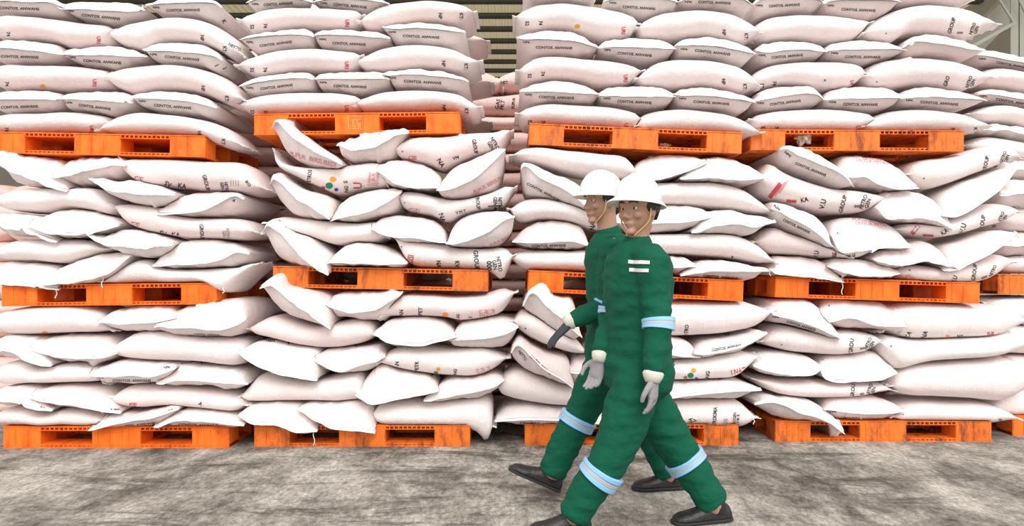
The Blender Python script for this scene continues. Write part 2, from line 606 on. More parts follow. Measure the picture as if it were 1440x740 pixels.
def sack(line, Yst, name_info, fabric=None):
    f = [x.strip() for x in line.split('|')]
    kind, tip = f[0].split()
    L = pts(tip)
    R = pts(f[3])
    top, bot = L + pts(f[1]) + R, L + pts(f[2]) + R
    opt = {}
    seam = None
    for x in f[4:]:
        if '=' in x:
            for kv in x.split():
                k, v = kv.split('=')
                opt[k] = v
        elif x:
            seam = pts(x)
    seed = RNG.random() * 50
    Y = Yst - float(opt.get('o', 0))
    S = None
    if kind == 'L':
        V, Fc = long_sack(top, bot, Y, float(opt.get('d', 0.54)), seed)
    else:
        if seam is None:
            n = 12
            t_, b_ = crom(top, n), crom(bot, n)
            seam = [tuple(p) for p in (t_ * 0.5 + b_ * 0.5)]
        else:
            seam = L + [p for p in seam if L[0][0] + 4 < p[0] < R[0][0] - 4] + R
        r = float(opt.get('r', 0.002 if opt.get('p') else 0.009))
        V, Fc, S = end_sack(top, bot, seam, Y, seed, r, float(opt.get('dr', 0.55)), float(opt.get('b', 0.17)))
        opt['ruf'] = r
    A = np.array(V)
    vol = 0.0
    cen = A.mean(0)
    for q in Fc:
        for k in range(1, len(q) - 1):
            vol += np.dot(A[q[0]] - cen, np.cross(A[q[k]] - cen, A[q[k + 1]] - cen))
    if vol < 0:
        Fc = [tuple(reversed(q)) for q in Fc]
    org = Vector((A[:, 0].mean(), A[:, 1].mean(), A[:, 2].min()))
    me = mesh_from('sack', [Vector(v) - org for v in V], Fc, True)
    o = link('sack', me, None, org, [fabric or M_FABRIC])
    rec = dict(o=o, kind=kind, V=V, F=Fc, org=org, opt=opt, top=top, bot=bot, seam=seam, Y=Y, info=name_info, seed=seed, ruffle=float(opt.get('ruf', 0)), cx=(L[0][0] + R[0][0]) / 2)
    rec['bvh'] = BVHTree.FromPolygons([Vector(v) for v in V], Fc)
    SACKS.append(rec)
    return rec
# ------------------------------------------------------------------ the stacks: (phrase, distance, layers)
# each line: kind left_tip | upper outline | lower outline | right_tip | seam | options
STACKS = []
def stack(phrase, Y, text):
    layers = [[l for l in blk.strip().split('\n') if l.strip()] for blk in text.strip().split('\n\n')]
    STACKS.append((phrase, Y, layers))

stack('upper left stack', 4.49, '''
E -35,8 | -20,-5 30,-8 70,-4 | -20,16 30,17.5 70,20 87,20 | 93,9 | 0,2 40,3 80,4 | p=1
E 84,8 | 95,1 130,-1 180,0 195,6 | 100,20 130,26 155,31 175,28 197,24 | 207,15 | 90,12 130,14 180,17 | p=1
E 205,7 | 230,-6 280,-6 300,-1 | 225,19 270,20 300,24 | 313,10 | 208,8 250,5 305,5 | p=1

L -30,38 | 0,18.5 40,20 80,23 115,28 145,31 | 0,54 40,53 70,56 95,64 125,63 150,60 | 159,42 | p=1
L 150,48 | 165,38 180,30 205,24 235,21 260,21 290,27 315,40 332,55 | 165,60 185,65 200,68 225,57 250,55 275,57 300,66 320,77 | 338,75 | p=2

E -30,75 | 0,54 40,54.5 65,57 82,63 | 0,86.5 40,86 75,85.5 86,82 | 91,76 | 0,67.5 40,70 80,75 | p=1
E 86,76 | 95,67 120,64 155,61 185,67 198,73 | 95,83 115,89 140,92 160,95 185,88 200,84 | 208,79 | 110,77 150,77 190,79 | p=1
E 203,69 | 212,60 230,57 260,57 290,62 305,72 | 210,82 225,86 250,87 280,91 305,98 | 314,84 | 208,71 240,71 270,74 305,79 | p=1

L -30,108 | 0,88 40,88 90,89 125,92 148,97 | 0,124 50,123 90,124 130,122.5 150,118 | 155,107 | p=1
L 148,108 | 158,98 175,91 205,88 240,87 275,91 305,101 325,115 | 155,118 170,126 185,130 215,124 245,123 275,128 300,137 325,146 | 342,140 | p=2

E -30,140 | 0,126 40,125 70,126 84,131 | 0,157 40,156 75,153 85,149 | 89,139 | 0,139 40,139 80,139 | p=1
E 86,138 | 92,130 120,127 150,125.5 175,128 185,134 | 90,151 110,153 135,157 152,160 170,155 183,151 | 189,144 | 130,140 170,143 | p=1
E 186,135 | 196,129 220,125.5 255,127 285,134 297,141 | 190,145 210,152 240,156 270,159 298,163 | 306,150 | 195,137 240,139 270,142 | p=1

L -30,172 | 0,158 50,156 90,154 120,156 148,163 | 0,187 60,187 100,186 135,186 | 153,174 | p=1
L 139,182 | 150,170 165,160 195,155 235,158 270,163 300,170 322,182 | 160,187 200,188 240,189 270,191 290,197 315,205 | 338,203 | p=2
''')

stack('upper stack second from the left', 4.53, '''
E 347,3 | 360,-9 395,-12 430,-8 | 357,13 380,12 410,8 438,7 | 441,2 | 370,-2 400,-3 | p=1
E 441,3 | 455,-8 490,-10 530,-5 | 450,8 480,11 510,16 530,12 542,9 | 548,4 | 470,-1 510,0 | p=1

L 338,28 | 350,18 370,11 400,8 440,8 480,9 502,12 | 350,42 365,43 385,40 420,36 460,38 490,38 503,32 | 509,22 | p=1
L 507,30 | 515,18 535,6 570,0 610,-2 645,2 658,8 | 515,38 530,41 560,33 600,27 640,29 655,25 | 666,16 | p=2

E 338,55 | 350,49 380,43 410,39 430,38.5 438,42 | 345,64 360,73 380,70 410,65 438,63 | 442,51 | 345,54 365,52 400,49 432,49 | p=1
E 442,50 | 450,41 480,39 510,40 530,41 543,47 | 446,62 465,66 490,69 515,67 543,60 | 549,54 | 450,49 490,49 528,53 | p=1
E 538,37 | 550,33 580,30 610,30 635,34 648,38 | 545,47 553,57 580,58 610,60 640,59 650,51 | 655,44 | 550,40 580,39 600,40 640,43 | p=1

L 335,92 | 345,82 365,73 395,67 430,65 470,67 498,71 | 345,99 362,105 385,102 420,97 460,97 490,97 501,91 | 507,79 | p=1
L 501,87 | 512,77 530,67 560,61 600,60 635,66 660,78 | 515,97 540,99 570,95 600,93 630,96 658,98 | 674,86 | p=2

E 338,120 | 348,111 375,103 405,99 430,98 438,102 | 345,129 358,133 385,129 415,126 439,123 | 443,111 | 345,119 370,114 405,110 435,109 | p=1
E 443,110 | 450,101 480,98 510,98 535,99 544,105 | 447,122 470,125 500,129 525,125 545,119 | 549,111 | 450,110 490,110 540,110 | p=1
E 538,102 | 548,97 570,95 600,95 630,99 648,107 | 546,112 554,120 580,121 615,123 645,125 654,121 | 659,114 | 545,105 570,104 610,106 648,111 | p=1

L 336,147 | 345,139 365,132 400,128 440,127 475,128 498,132 | 345,155 358,160 390,159 430,157 470,155 500,153 | 508,141 | p=3
L 499,146 | 512,136 535,127 570,124 610,125 645,130 662,140 | 510,154 540,155 580,154 620,153 650,157 665,160 | 674,150 | p=4
''')

stack('upper middle stack', 4.56, '''
E 735,-4 | 750,-14 790,-16 825,-12 | 745,0 790,1.5 830,2 | 838,-2 | p=0
E 848,1 | 860,-12 900,-14 940,-10 | 856,9 880,14 905,20 925,17 948,12 | 953,2 | 870,-2 930,-2 | p=1
E 954,2 | 965,-10 1010,-12 1045,-8 | 962,8 1000,8 1030,12 1050,16 | 1058,6 | 970,-3 1040,-2 | p=1

L 726,23 | 735,12 750,4 780,1 820,3 850,7 880,14 892,22 | 733,36 750,40 775,37 800,38 825,45 850,51 875,50 890,45 | 897,33 | p=1
L 898,38 | 905,27 925,17 950,12 985,10 1020,14 1045,22 1060,33 | 905,50 930,52 955,50 985,47 1015,52 1045,58 | 1068,45 | p=2

E 726,52 | 740,45 760,41 790,40 815,45 833,56 | 735,62 745,74 780,74 815,76 836,72 | 843,66 | 735,55 770,55 810,58 825,62 | p=1
E 840,66 | 850,56 875,51 900,50 930,53 945,60 | 845,73 870,78 900,83 925,82 945,75 | 950,67 | 850,66 880,66 940,68 | p=1
E 949,63 | 960,53 985,49 1010,50 1040,57 1055,66 | 955,76 980,78 1010,80 1040,87 1052,86 | 1063,75 | 955,63 1000,64 1030,69 | p=1

L 730,99 | 738,88 752,78 785,76 820,79 860,82 885,88 897,96 | 736,112 750,112 775,109 810,111 840,117 870,117 890,113 | 902,100 | p=1
L 897,110 | 905,98 920,86 945,80 980,80 1015,84 1045,93 1060,107 | 905,118 930,120 960,120 990,118 1020,122 1045,128 | 1067,120 | p=2

E 730,127 | 742,119 765,112 800,111 825,117 838,126 | 736,138 750,143 780,142 810,143 835,141 | 843,132 | 740,128 770,128 810,131 | p=1
E 840,132 | 852,122 880,118 910,118 935,121 945,127 | 847,142 870,146 900,149 925,149 944,144 | 950,134 | 850,134 890,135 940,135 | p=1
E 947,131 | 958,123 985,120 1015,123 1045,131 1055,136 | 955,145 985,150 1015,151 1040,157 1052,154 | 1061,142 | 955,133 990,134 1030,138 | p=1

L 729,159 | 738,150 755,144 790,143 830,145 870,149 892,155 | 738,172 755,174 790,176 830,178 870,180 893,179 | 901,166 | p=3
L 896,176 | 903,160 920,153 950,150 985,152 1020,157 1048,168 1060,178 | 905,185 935,185 970,186 1010,187 1040,191 1055,191 | 1070,187 | p=0
''')

stack('upper right stack', 4.64, '''
E 1058,6 | 1070,-8 1100,-10 1140,-6 | 1065,20 1090,16 1120,13 1150,13 | 1157,4 | 1070,-2 1150,0 | p=1
E 1155,4 | 1165,-6 1210,-10 1245,-6 | 1163,16 1200,22 1225,24 1245,20 1258,10 | 1265,2 | 1165,1 1250,0 | p=1
L 1262,-6 | 1275,-14 1310,-18 1345,-16 | 1270,2 1310,1 1350,3 | 1372,-5 | p=0

L 1060,40 | 1068,30 1080,22 1110,18 1150,18 1190,20 1213,26 | 1070,53 1090,54 1120,51 1160,55 1190,55 1210,50 | 1224,31 | p=0
L 1216,46 | 1228,30 1250,15 1290,4 1330,5 1360,9 1385,22 | 1230,53 1260,56 1280,44 1310,43 1340,47 1365,52 1382,42 | 1402,33 | p=0

E 1061,70 | 1070,60 1095,55 1125,54 1150,57 1158,63 | 1066,83 1080,88 1110,84 1140,82 1156,79 | 1162,71 | 1070,73 1110,70 1150,71 | p=1
E 1160,70 | 1170,59 1200,54 1230,54 1255,58 1266,64 | 1165,79 1190,83 1215,87 1245,81 1263,76 | 1274,69 | 1165,70 1200,69 1255,69 | p=1
E 1268,66 | 1278,54 1295,46 1320,45 1350,52 1372,63 | 1274,77 1300,76 1330,78 1355,82 1376,77 | 1385,71 | 1280,58 1320,62 1355,68 | r=0.004

L 1056,110 | 1065,98 1080,90 1105,85 1150,83 1190,84 1208,88 | 1065,122 1080,121 1110,116 1150,122 1185,122 1205,118 | 1217,103 | p=3
L 1216,107 | 1225,92 1240,83 1270,78 1310,79 1345,83 1370,92 | 1230,121 1260,121 1290,117 1325,119 1360,125 1378,119 | 1396,108 | p=0

E 1058,140 | 1068,128 1090,120 1120,118 1142,119 1152,128 | 1065,152 1085,153 1110,150 1140,148 1153,146 | 1158,140 | 1065,140 1080,138 1110,133 1145,132 | p=1
E 1157,139 | 1168,125 1195,119 1230,119 1255,122 1264,129 | 1164,148 1195,151 1225,153 1250,151 1262,146 | 1268,137 | 1165,139 1200,138 1255,137 | p=1
E 1264,136 | 1275,126 1300,120 1330,122 1360,128 1376,134 | 1270,146 1300,148 1340,152 1365,150 1378,146 | 1386,140 | 1272,136 1310,136 1350,138 | p=1

L 1058,168 | 1065,160 1085,154 1120,151 1160,150 1200,153 1222,158 | 1065,180 1090,183 1130,183 1180,184 1210,183 | 1230,169 | p=3
L 1216,176 | 1228,165 1245,156 1280,150 1320,152 1355,158 1378,168 | 1225,184 1260,185 1300,185 1340,186 1370,186 | 1393,177 | p=4
''')

stack('middle left stack', 4.49, '''
E -20,222 | -10,212 0,211 30,214 60,218 80,224 90,236 | -10,232 5,240 20,258 50,262 75,263 | 96,266 | 0,224 20,238 50,250 80,262 | o=0.02 r=0.008
E 75,245 | 85,230 100,221 130,217 160,216 172,221 | 82,252 100,259 125,258 150,252 168,246 | 179,232 | 85,248 100,244 130,238 160,232 | r=0.008
L 168,230 | 180,221 210,219 250,221 300,224 335,226 352,235 | 172,240 185,255 205,262 240,262 280,267 320,269 350,271 | 369,264

L -15,280 | 0,271 25,263 60,262 100,261 130,263 150,275 | 0,294 30,297 55,298 90,292 120,295 150,301 | 161,293
E 127,250 | 140,250 160,253 190,252 215,258 235,266 | 135,262 155,275 180,285 205,288 225,288 240,281 | 247,272 | 135,253 150,262 175,268 200,271 | o=0.06 r=0.009
E 223,299 | 235,282 255,272 290,268 320,267 333,270 | 235,303 265,304 300,304 325,301 342,292 | 345,278 | 230,299 260,298 290,294 310,284 333,273 | r=0.004

E -15,310 | 0,298 30,299 50,302 68,314 | 0,325 15,332 40,333 62,337 | 82,338 | 0,313 20,319 40,323 60,330 | o=0.02 r=0.009
E 42,316 | 55,302 75,294 100,292 130,297 155,305 | 50,325 75,332 105,334 130,330 155,325 | 169,315 | 50,319 80,327 120,327 155,320 | o=0.03 r=0.006
L 160,290 | 168,286 190,286 225,290 260,303 300,305 335,306 350,313 | 165,300 175,315 195,324 225,330 260,335 300,336 340,336 | 358,326

L -15,356 | 0,345 20,336 60,335 100,335 130,340 145,348 | 0,366 40,367 75,371 100,368 135,357 | 156,350
E 127,329 | 145,330 155,326 170,320 200,325 230,333 | 135,337 155,350 180,361 205,363 225,360 240,352 | 246,341 | 132,331 155,342 180,343 200,347 | o=0.05 r=0.009
E 216,371 | 230,350 250,338 290,335 320,340 335,345 | 225,376 260,378 300,376 330,373 345,366 | 352,355 | 222,372 250,370 290,368 315,362 335,352 | r=0.004

E -15,384 | 0,367 30,368 55,370 78,378 | 0,398 30,402 55,403 75,408 | 86,405 | 0,395 30,399 60,402 | r=0.004
E 60,397 | 75,378 100,366 130,356 160,354 175,355 | 70,402 100,403 130,399 160,388 177,373 | 184,359 | 68,396 95,396 130,390 160,380 | o=0.03 r=0.006
L 145,397 | 160,382 180,368 200,363 225,374 260,378 300,376 330,375 350,370 | 160,400 200,400 250,400 290,400 306,409 317,414 335,396 | 358,372 | o=0.01
''')

stack('middle stack second from the left', 4.53, '''
E 383,180 | 385,172 396,164 408,172 425,185 450,205 473,219 | 388,195 395,210 410,222 435,232 460,236 475,236 | 482,229 | 390,169 400,176 412,189 435,205 460,219 | o=0.09 r=0.005 b=0.22
E 475,202 | 490,192 510,186 540,184 560,182 570,181 | 480,220 490,225 520,225 545,222 555,217 566,200 | 576,184 | 480,203 495,208 520,208 545,197 560,188 | o=0.02 r=0.007
L 556,208 | 565,197 580,190 620,188 660,184 695,183 710,180 | 558,218 575,224 600,230 622,236 640,229 665,219 700,212 | 718,184

L 386,214 | 396,226 420,233 460,233 500,228 530,226 545,235 | 390,235 410,246 440,260 470,272 490,268 515,264 538,262 | 547,252
E 530,236 | 545,224 565,222 590,227 612,238 620,248 | 536,252 550,262 575,265 600,267 615,266 | 622,262 | 538,242 555,255 580,262 | o=0.02 r=0.006
E 614,266 | 620,250 635,232 660,220 690,209 701,205 | 620,276 645,278 670,273 695,262 706,240 | 711,209 | 622,266 640,262 670,248 692,228 | o=0.08 r=0.004 b=0.22

E 380,258 | 380,247 389,239 402,250 420,262 450,270 465,279 | 382,270 390,285 405,300 430,306 448,309 | 465,306 | 388,250 402,260 420,276 450,296 | o=0.09 r=0.005 b=0.22
E 465,309 | 475,285 490,274 515,266 545,263 557,264 | 478,311 500,311 530,304 555,296 563,286 | 565,268 | 472,307 490,303 520,296 545,283 | o=0.02 r=0.004
L 560,277 | 566,268 590,268 615,275 650,278 690,268 712,260 | 566,292 585,299 605,303 628,312 650,302 680,294 708,288 | 723,264

L 374,314 | 390,304 420,305 460,308 500,312 530,312 | 385,324 400,330 440,337 470,345 500,342 525,341 | 541,332
E 522,319 | 535,305 560,301 590,304 615,312 625,325 | 530,326 555,336 570,342 600,343 618,343 | 628,340 | 528,322 550,331 580,332 | o=0.03 r=0.004
E 627,341 | 632,322 645,305 670,296 700,294 714,296 | 638,347 670,347 700,344 718,328 | 724,303 | 634,342 660,336 690,322 712,307 | o=0.08 r=0.004 b=0.22

E 371,325 | 372,314 384,306 400,318 430,330 450,345 463,360 | 375,345 385,362 405,372 430,377 450,380 | 463,385 | 380,314 400,327 415,346 435,366 | o=0.09 r=0.006 b=0.22
E 458,370 | 470,355 490,341 520,340 545,347 562,358 | 470,375 500,374 540,375 565,377 | 573,369 | 465,367 490,367 530,369 | o=0.03 r=0.004
L 556,335 | 575,334 610,337 640,346 680,348 710,348 | 562,352 568,366 580,375 620,378 660,380 690,384 706,394 | 722,360
''')

stack('middle stack behind the two people', 4.56, '''
L 721,218 | 735,207 760,204 800,208 850,213 880,217 890,228 | 735,225 770,232 800,240 840,247 880,250 | 897,243
E 888,244 | 900,225 925,216 960,215 985,221 | 897,252 920,255 950,249 975,239 | 994,226 | 895,248 920,252 950,244 980,233 | r=0.003
E 956,250 | 975,232 1000,218 1030,219 1055,230 1070,240 | 965,254 1000,255 1030,257 1060,258 | 1078,248 | 965,250 1000,249 1040,252 | o=0.03 r=0.003

E 732,236 | 733,228 745,227 775,240 805,250 825,265 832,282 | 734,250 740,270 765,276 790,284 815,293 | 834,300 | 738,231 760,249 790,263 812,279 | o=0.06 r=0.002 p=0 b=0.2
L 836,268 | 850,255 890,252 930,254 970,253 1010,254 1050,265 1070,280 | 845,288 880,290 940,288 990,290 1040,295 1068,299 | 1086,299

L 718,294 | 735,280 760,276 800,283 830,293 855,303 | 724,308 735,312 765,308 800,312 840,323 | 868,322
E 858,310 | 880,294 930,286 970,287 992,293 | 880,324 940,326 970,322 990,316 | 1002,303 | 885,312 930,312 965,310 | r=0.004
E 972,325 | 985,308 1000,296 1030,293 1060,300 1080,305 | 983,329 1020,329 1055,331 1075,321 | 1090,309 | 980,324 1000,317 1030,313 1060,317 | o=0.03 r=0.005

E 720,338 | 735,322 755,311 785,308 810,313 822,322 | 733,345 750,349 785,350 815,350 | 829,344 | 728,338 760,339 800,337 | r=0.003 p=1
L 832,345 | 850,332 900,328 950,327 1000,326 1040,329 1067,342 | 850,352 900,358 960,358 1000,361 1040,365 1070,370 | 1090,368

L 718,362 | 730,353 760,351 800,352 830,351 | 735,378 760,380 800,381 835,381 | 862,368
E 878,369 | 900,360 940,359 967,362 | 900,382 940,385 965,383 | 978,372 | 890,370 930,374 965,373 | r=0.003
E 956,386 | 972,371 1000,364 1040,368 1065,374 | 968,391 1000,394 1035,396 1060,393 | 1080,379 | 965,384 1000,379 1040,379 1070,379 | o=0.02 r=0.003
''')

stack('middle right stack', 4.64, '''
E 1096,209 | 1104,203 1130,205 1160,217 1185,235 1194,248 | 1104,227 1120,236 1150,248 1175,258 1190,263 | 1199,261 | 1103,207 1120,217 1150,230 1180,243 | o=0.08 r=0.002 b=0.2
E 1178,238 | 1190,217 1215,216 1250,222 1275,238 1284,250 | 1188,258 1215,263 1240,266 1270,268 | 1289,262 | 1190,247 1210,247 1235,258 1265,265 | o=0.02 r=0.005
L 1280,245 | 1285,230 1300,222 1340,217 1380,205 1410,200 1425,206 | 1292,260 1315,264 1340,258 1370,247 1400,236 | 1434,222

L 1064,252 | 1075,240 1085,226 1100,236 1130,250 1170,262 1210,265 1232,270 | 1072,268 1100,282 1130,290 1160,297 1190,299 1222,297 | 1248,279 | o=0.02
E 1231,292 | 1238,277 1260,267 1290,266 1315,275 1332,294 | 1238,302 1262,311 1290,313 1315,319 1330,325 | 1340,322 | 1240,304 1265,306 1300,305 1320,314 | o=0.04 r=0.007
E 1322,302 | 1328,275 1355,258 1390,245 1412,236 | 1332,306 1345,303 1370,291 1395,276 1415,256 | 1427,235 | 1340,303 1370,288 1400,266 | o=0.04 r=0.003

E 1083,292 | 1088,283 1105,283 1130,292 1155,302 1168,320 | 1088,307 1105,319 1130,331 1150,342 1162,348 | 1172,347 | 1090,294 1110,305 1135,319 1155,334 | o=0.07 r=0.002 b=0.2
E 1168,330 | 1175,312 1195,304 1230,306 1260,316 1275,332 | 1170,351 1190,360 1210,363 1230,352 1255,351 1272,350 | 1282,346 | 1178,352 1200,352 1240,347 | o=0.03 r=0.003
L 1266,322 | 1280,313 1310,313 1335,308 1370,295 1400,284 1420,286 | 1275,327 1300,333 1325,334 1360,328 1390,320 1418,312 | 1434,297

L 1062,340 | 1075,325 1090,318 1110,325 1140,335 1165,346 1182,354 | 1074,350 1088,356 1110,358 1140,361 1170,363 | 1196,363
E 1226,362 | 1240,352 1270,346 1300,337 1325,346 1335,360 | 1238,376 1260,378 1290,371 1315,370 1332,378 | 1342,374 | 1233,366 1260,370 1300,366 | o=0.03 r=0.007
E 1325,378 | 1330,348 1360,338 1395,325 1413,322 | 1335,383 1355,376 1385,363 1412,346 | 1427,325 | 1335,379 1360,368 1395,350 | o=0.04 r=0.003

E 1080,377 | 1090,361 1120,359 1150,363 1172,372 | 1088,388 1120,390 1150,391 1173,397 | 1185,395 | 1090,383 1120,386 1160,391 | r=0.003
E 1163,373 | 1175,364 1200,363 1235,366 1255,371 | 1175,386 1200,391 1230,392 1255,391 | 1264,382 | 1168,375 1200,385 1240,386 | o=0.02 r=0.003
L 1258,382 | 1275,372 1300,371 1320,374 1350,369 1385,362 1410,356 | 1266,391 1290,398 1330,402 1370,401 1400,391 | 1426,369
''')

stack('bottom left stack', 4.49, '''
L -15,450 | 0,437 30,430 70,427 110,428 140,437 150,450 | 0,470 50,472 90,470 130,469 | 154,464
E 138,450 | 155,436 180,430 210,427 240,429 | 155,463 175,467 205,467 235,464 | 252,446 | 150,450 180,452 215,450 | r=0.005
E 219,457 | 235,440 260,429 300,421 330,420 343,428 | 230,468 260,474 300,475 325,474 340,466 | 348,446 | 228,455 245,458 280,458 310,461 335,454 | o=0.03 r=0.005

E -15,492 | 0,472 30,473 55,479 66,492 | 0,504 20,507 45,515 62,520 | 75,512 | 0,490 25,492 45,504 | o=0.03 r=0.005
E 44,490 | 60,476 80,472 120,471 150,474 160,482 | 60,501 80,508 110,510 135,512 155,505 | 167,494 | 55,491 80,497 120,501 155,498 | r=0.004
L 156,490 | 168,478 185,468 230,466 280,473 320,475 340,480 | 165,503 195,509 240,510 280,512 310,516 335,515 | 349,498

L -15,530 | 0,511 30,508 50,517 80,512 110,511 130,515 | 0,544 40,542 80,541 120,540 135,538 | 148,528
E 125,525 | 140,515 165,507 200,510 235,511 | 140,538 160,541 190,542 220,539 240,530 | 248,516 | 135,526 160,526 190,524 215,527 | o=0.03 r=0.003 p=1
E 222,536 | 235,522 250,513 280,515 320,518 342,525 | 235,543 260,544 290,544 315,550 340,546 | 350,538 | 230,537 250,532 275,531 310,534 | r=0.004

E -15,558 | 0,544 30,543 52,548 62,560 | 0,572 25,571 45,577 65,582 | 76,574 | 0,560 30,563 50,571 | o=0.03 r=0.004
E 45,556 | 55,548 70,543 110,543 145,548 160,560 | 58,567 85,574 110,576 140,580 160,583 | 172,578 | 52,558 75,562 110,566 140,573 | o=0.02 r=0.004
L 156,562 | 170,546 190,542 230,544 280,548 320,553 338,560 | 165,572 185,576 230,574 270,576 300,579 330,581 | 344,570

L -15,590 | 0,575 30,572 60,581 90,575 120,577 140,584 | 0,600 40,601 90,602 125,602 | 150,592
E 127,602 | 140,590 155,582 190,582 225,574 243,570 | 140,604 165,604 195,604 225,599 245,586 | 253,572 | 135,601 155,595 190,588 220,583 | o=0.03 r=0.003 p=1
E 219,596 | 232,585 250,577 280,576 320,581 338,588 | 235,602 265,604 300,603 330,603 | 345,595 | 225,597 250,588 280,588 310,591 | o=0.02 r=0.003 p=1
''')

stack('bottom stack second from the left', 4.526, '''
E 367,402 | 372,394 394,383 405,398 430,404 455,412 468,426 | 370,414 380,430 400,445 430,455 452,461 | 466,460 | 385,398 400,410 425,430 445,445 | o=0.09 r=0.006 b=0.22
E 458,427 | 470,413 500,409 530,408 556,406 | 468,445 490,448 520,452 540,448 552,436 | 567,409 | 463,427 485,435 505,436 530,432 550,421 | o=0.02 r=0.006
L 535,437 | 545,425 565,413 600,413 640,415 680,413 706,406 | 545,444 570,447 600,447 625,448 645,452 680,449 706,440 | 724,412

L 349,463 | 358,455 380,444 400,448 440,458 480,451 510,449 522,456 | 360,473 385,480 420,488 450,491 480,490 510,484 | 528,471
E 526,467 | 540,453 560,447 595,446 620,451 637,463 | 532,477 550,486 585,488 610,482 632,477 | 642,471 | 533,470 545,478 590,482 620,476 | o=0.03 r=0.005
E 632,474 | 645,456 670,449 700,446 720,450 | 634,486 650,490 680,491 710,488 724,472 | 729,457 | 640,475 670,473 700,470 720,462 | r=0.004

E 336,492 | 350,483 375,481 410,488 440,492 448,507 | 343,503 360,516 380,526 410,532 432,536 | 447,532 | 342,497 360,509 390,521 420,528 | o=0.08 r=0.004 b=0.2
E 441,502 | 455,492 480,489 510,487 533,486 | 450,518 470,524 500,525 520,521 535,511 | 543,499 | 450,507 480,520 500,513 530,505 | r=0.004
L 528,507 | 540,498 560,489 600,487 640,491 680,489 702,498 | 540,514 560,521 600,528 630,531 670,531 695,521 | 713,504

L 339,557 | 347,545 362,527 400,532 440,536 480,527 505,526 512,540 | 345,565 370,568 400,567 440,567 480,568 505,563 | 512,555
E 501,553 | 515,528 535,514 560,522 600,530 612,538 | 508,561 525,568 555,564 580,561 605,556 | 617,546 | 510,557 525,565 560,558 600,551 | o=0.04 r=0.006
E 596,561 | 610,546 630,534 670,531 695,526 | 602,566 640,564 680,559 700,546 | 709,532 | 605,560 640,553 665,548 690,543 | o=0.02 r=0.006

E 337,581 | 345,572 375,568 410,569 430,576 442,590 | 348,591 370,597 400,603 420,611 437,611 | 447,603 | 345,584 360,592 390,593 415,603 | o=0.05 r=0.005
E 419,573 | 430,568 460,567 500,566 520,571 527,585 | 438,586 460,599 480,604 505,603 | 528,605 | 428,576 445,586 470,598 500,601 | o=0.04 r=0.005
L 524,582 | 530,571 560,563 600,564 640,563 680,559 690,563 | 530,599 560,603 600,603 640,604 668,612 683,626 | 693,600
''')

stack('bottom stack behind the two people', 4.56, '''
E 735,428 | 745,407 765,397 776,410 790,416 805,418 813,440 | 738,436 750,447 770,461 790,476 806,482 | 818,472 | 748,408 768,427 785,442 800,456 | o=0.07 r=0.004 b=0.2
L 822,440 | 840,425 900,424 970,423 1010,423 1050,423 1072,431 | 835,470 880,475 950,475 1000,473 1040,468 1065,462 | 1089,438

L 722,452 | 735,437 755,443 780,458 810,476 | 730,466 750,479 780,491 810,499 | 828,497 | o=0.02
E 822,490 | 840,478 900,475 950,475 972,481 | 840,501 900,506 940,506 970,504 | 984,500 | 920,492 955,498 | r=0.003
E 974,494 | 990,481 1020,476 1050,470 1066,464 | 985,504 1010,501 1040,496 1065,481 | 1077,466 | 982,496 1010,492 1045,483 | o=0.02 r=0.003

E 718,494 | 722,482 730,473 750,486 775,498 800,504 | 722,507 740,523 765,533 790,541 | 809,545 | 728,482 745,497 765,516 790,531 | o=0.07 r=0.002 b=0.2
E 796,520 | 810,503 840,500 865,505 | 805,540 840,545 865,540 | 880,520 | p=0
L 878,522 | 895,510 940,507 970,504 1000,499 1035,494 1052,496 | 900,537 960,537 1000,536 1035,533 1050,522 | 1067,502

L 699,543 | 710,527 725,519 760,530 800,543 840,543 875,543 | 705,556 720,563 760,571 800,574 850,573 | 895,560
E 893,555 | 915,542 980,537 1030,535 1050,539 | 930,562 980,562 1020,563 1045,561 | 1070,546 | 925,558 980,551 1030,547 | o=0.02 r=0.003

E 696,589 | 710,576 735,571 770,573 800,576 820,581 | 710,596 740,601 780,602 815,599 | 833,590 | 705,588 740,586 790,587 | r=0.003 p=1
E 815,590 | 832,577 870,575 893,574 | 830,601 865,600 895,594 | 908,580 | 830,592 870,590 | r=0.003 p=1
L 908,583 | 930,566 970,563 1010,563 1040,564 1052,573 | 930,601 970,604 1010,605 1045,603 | 1064,588
''')

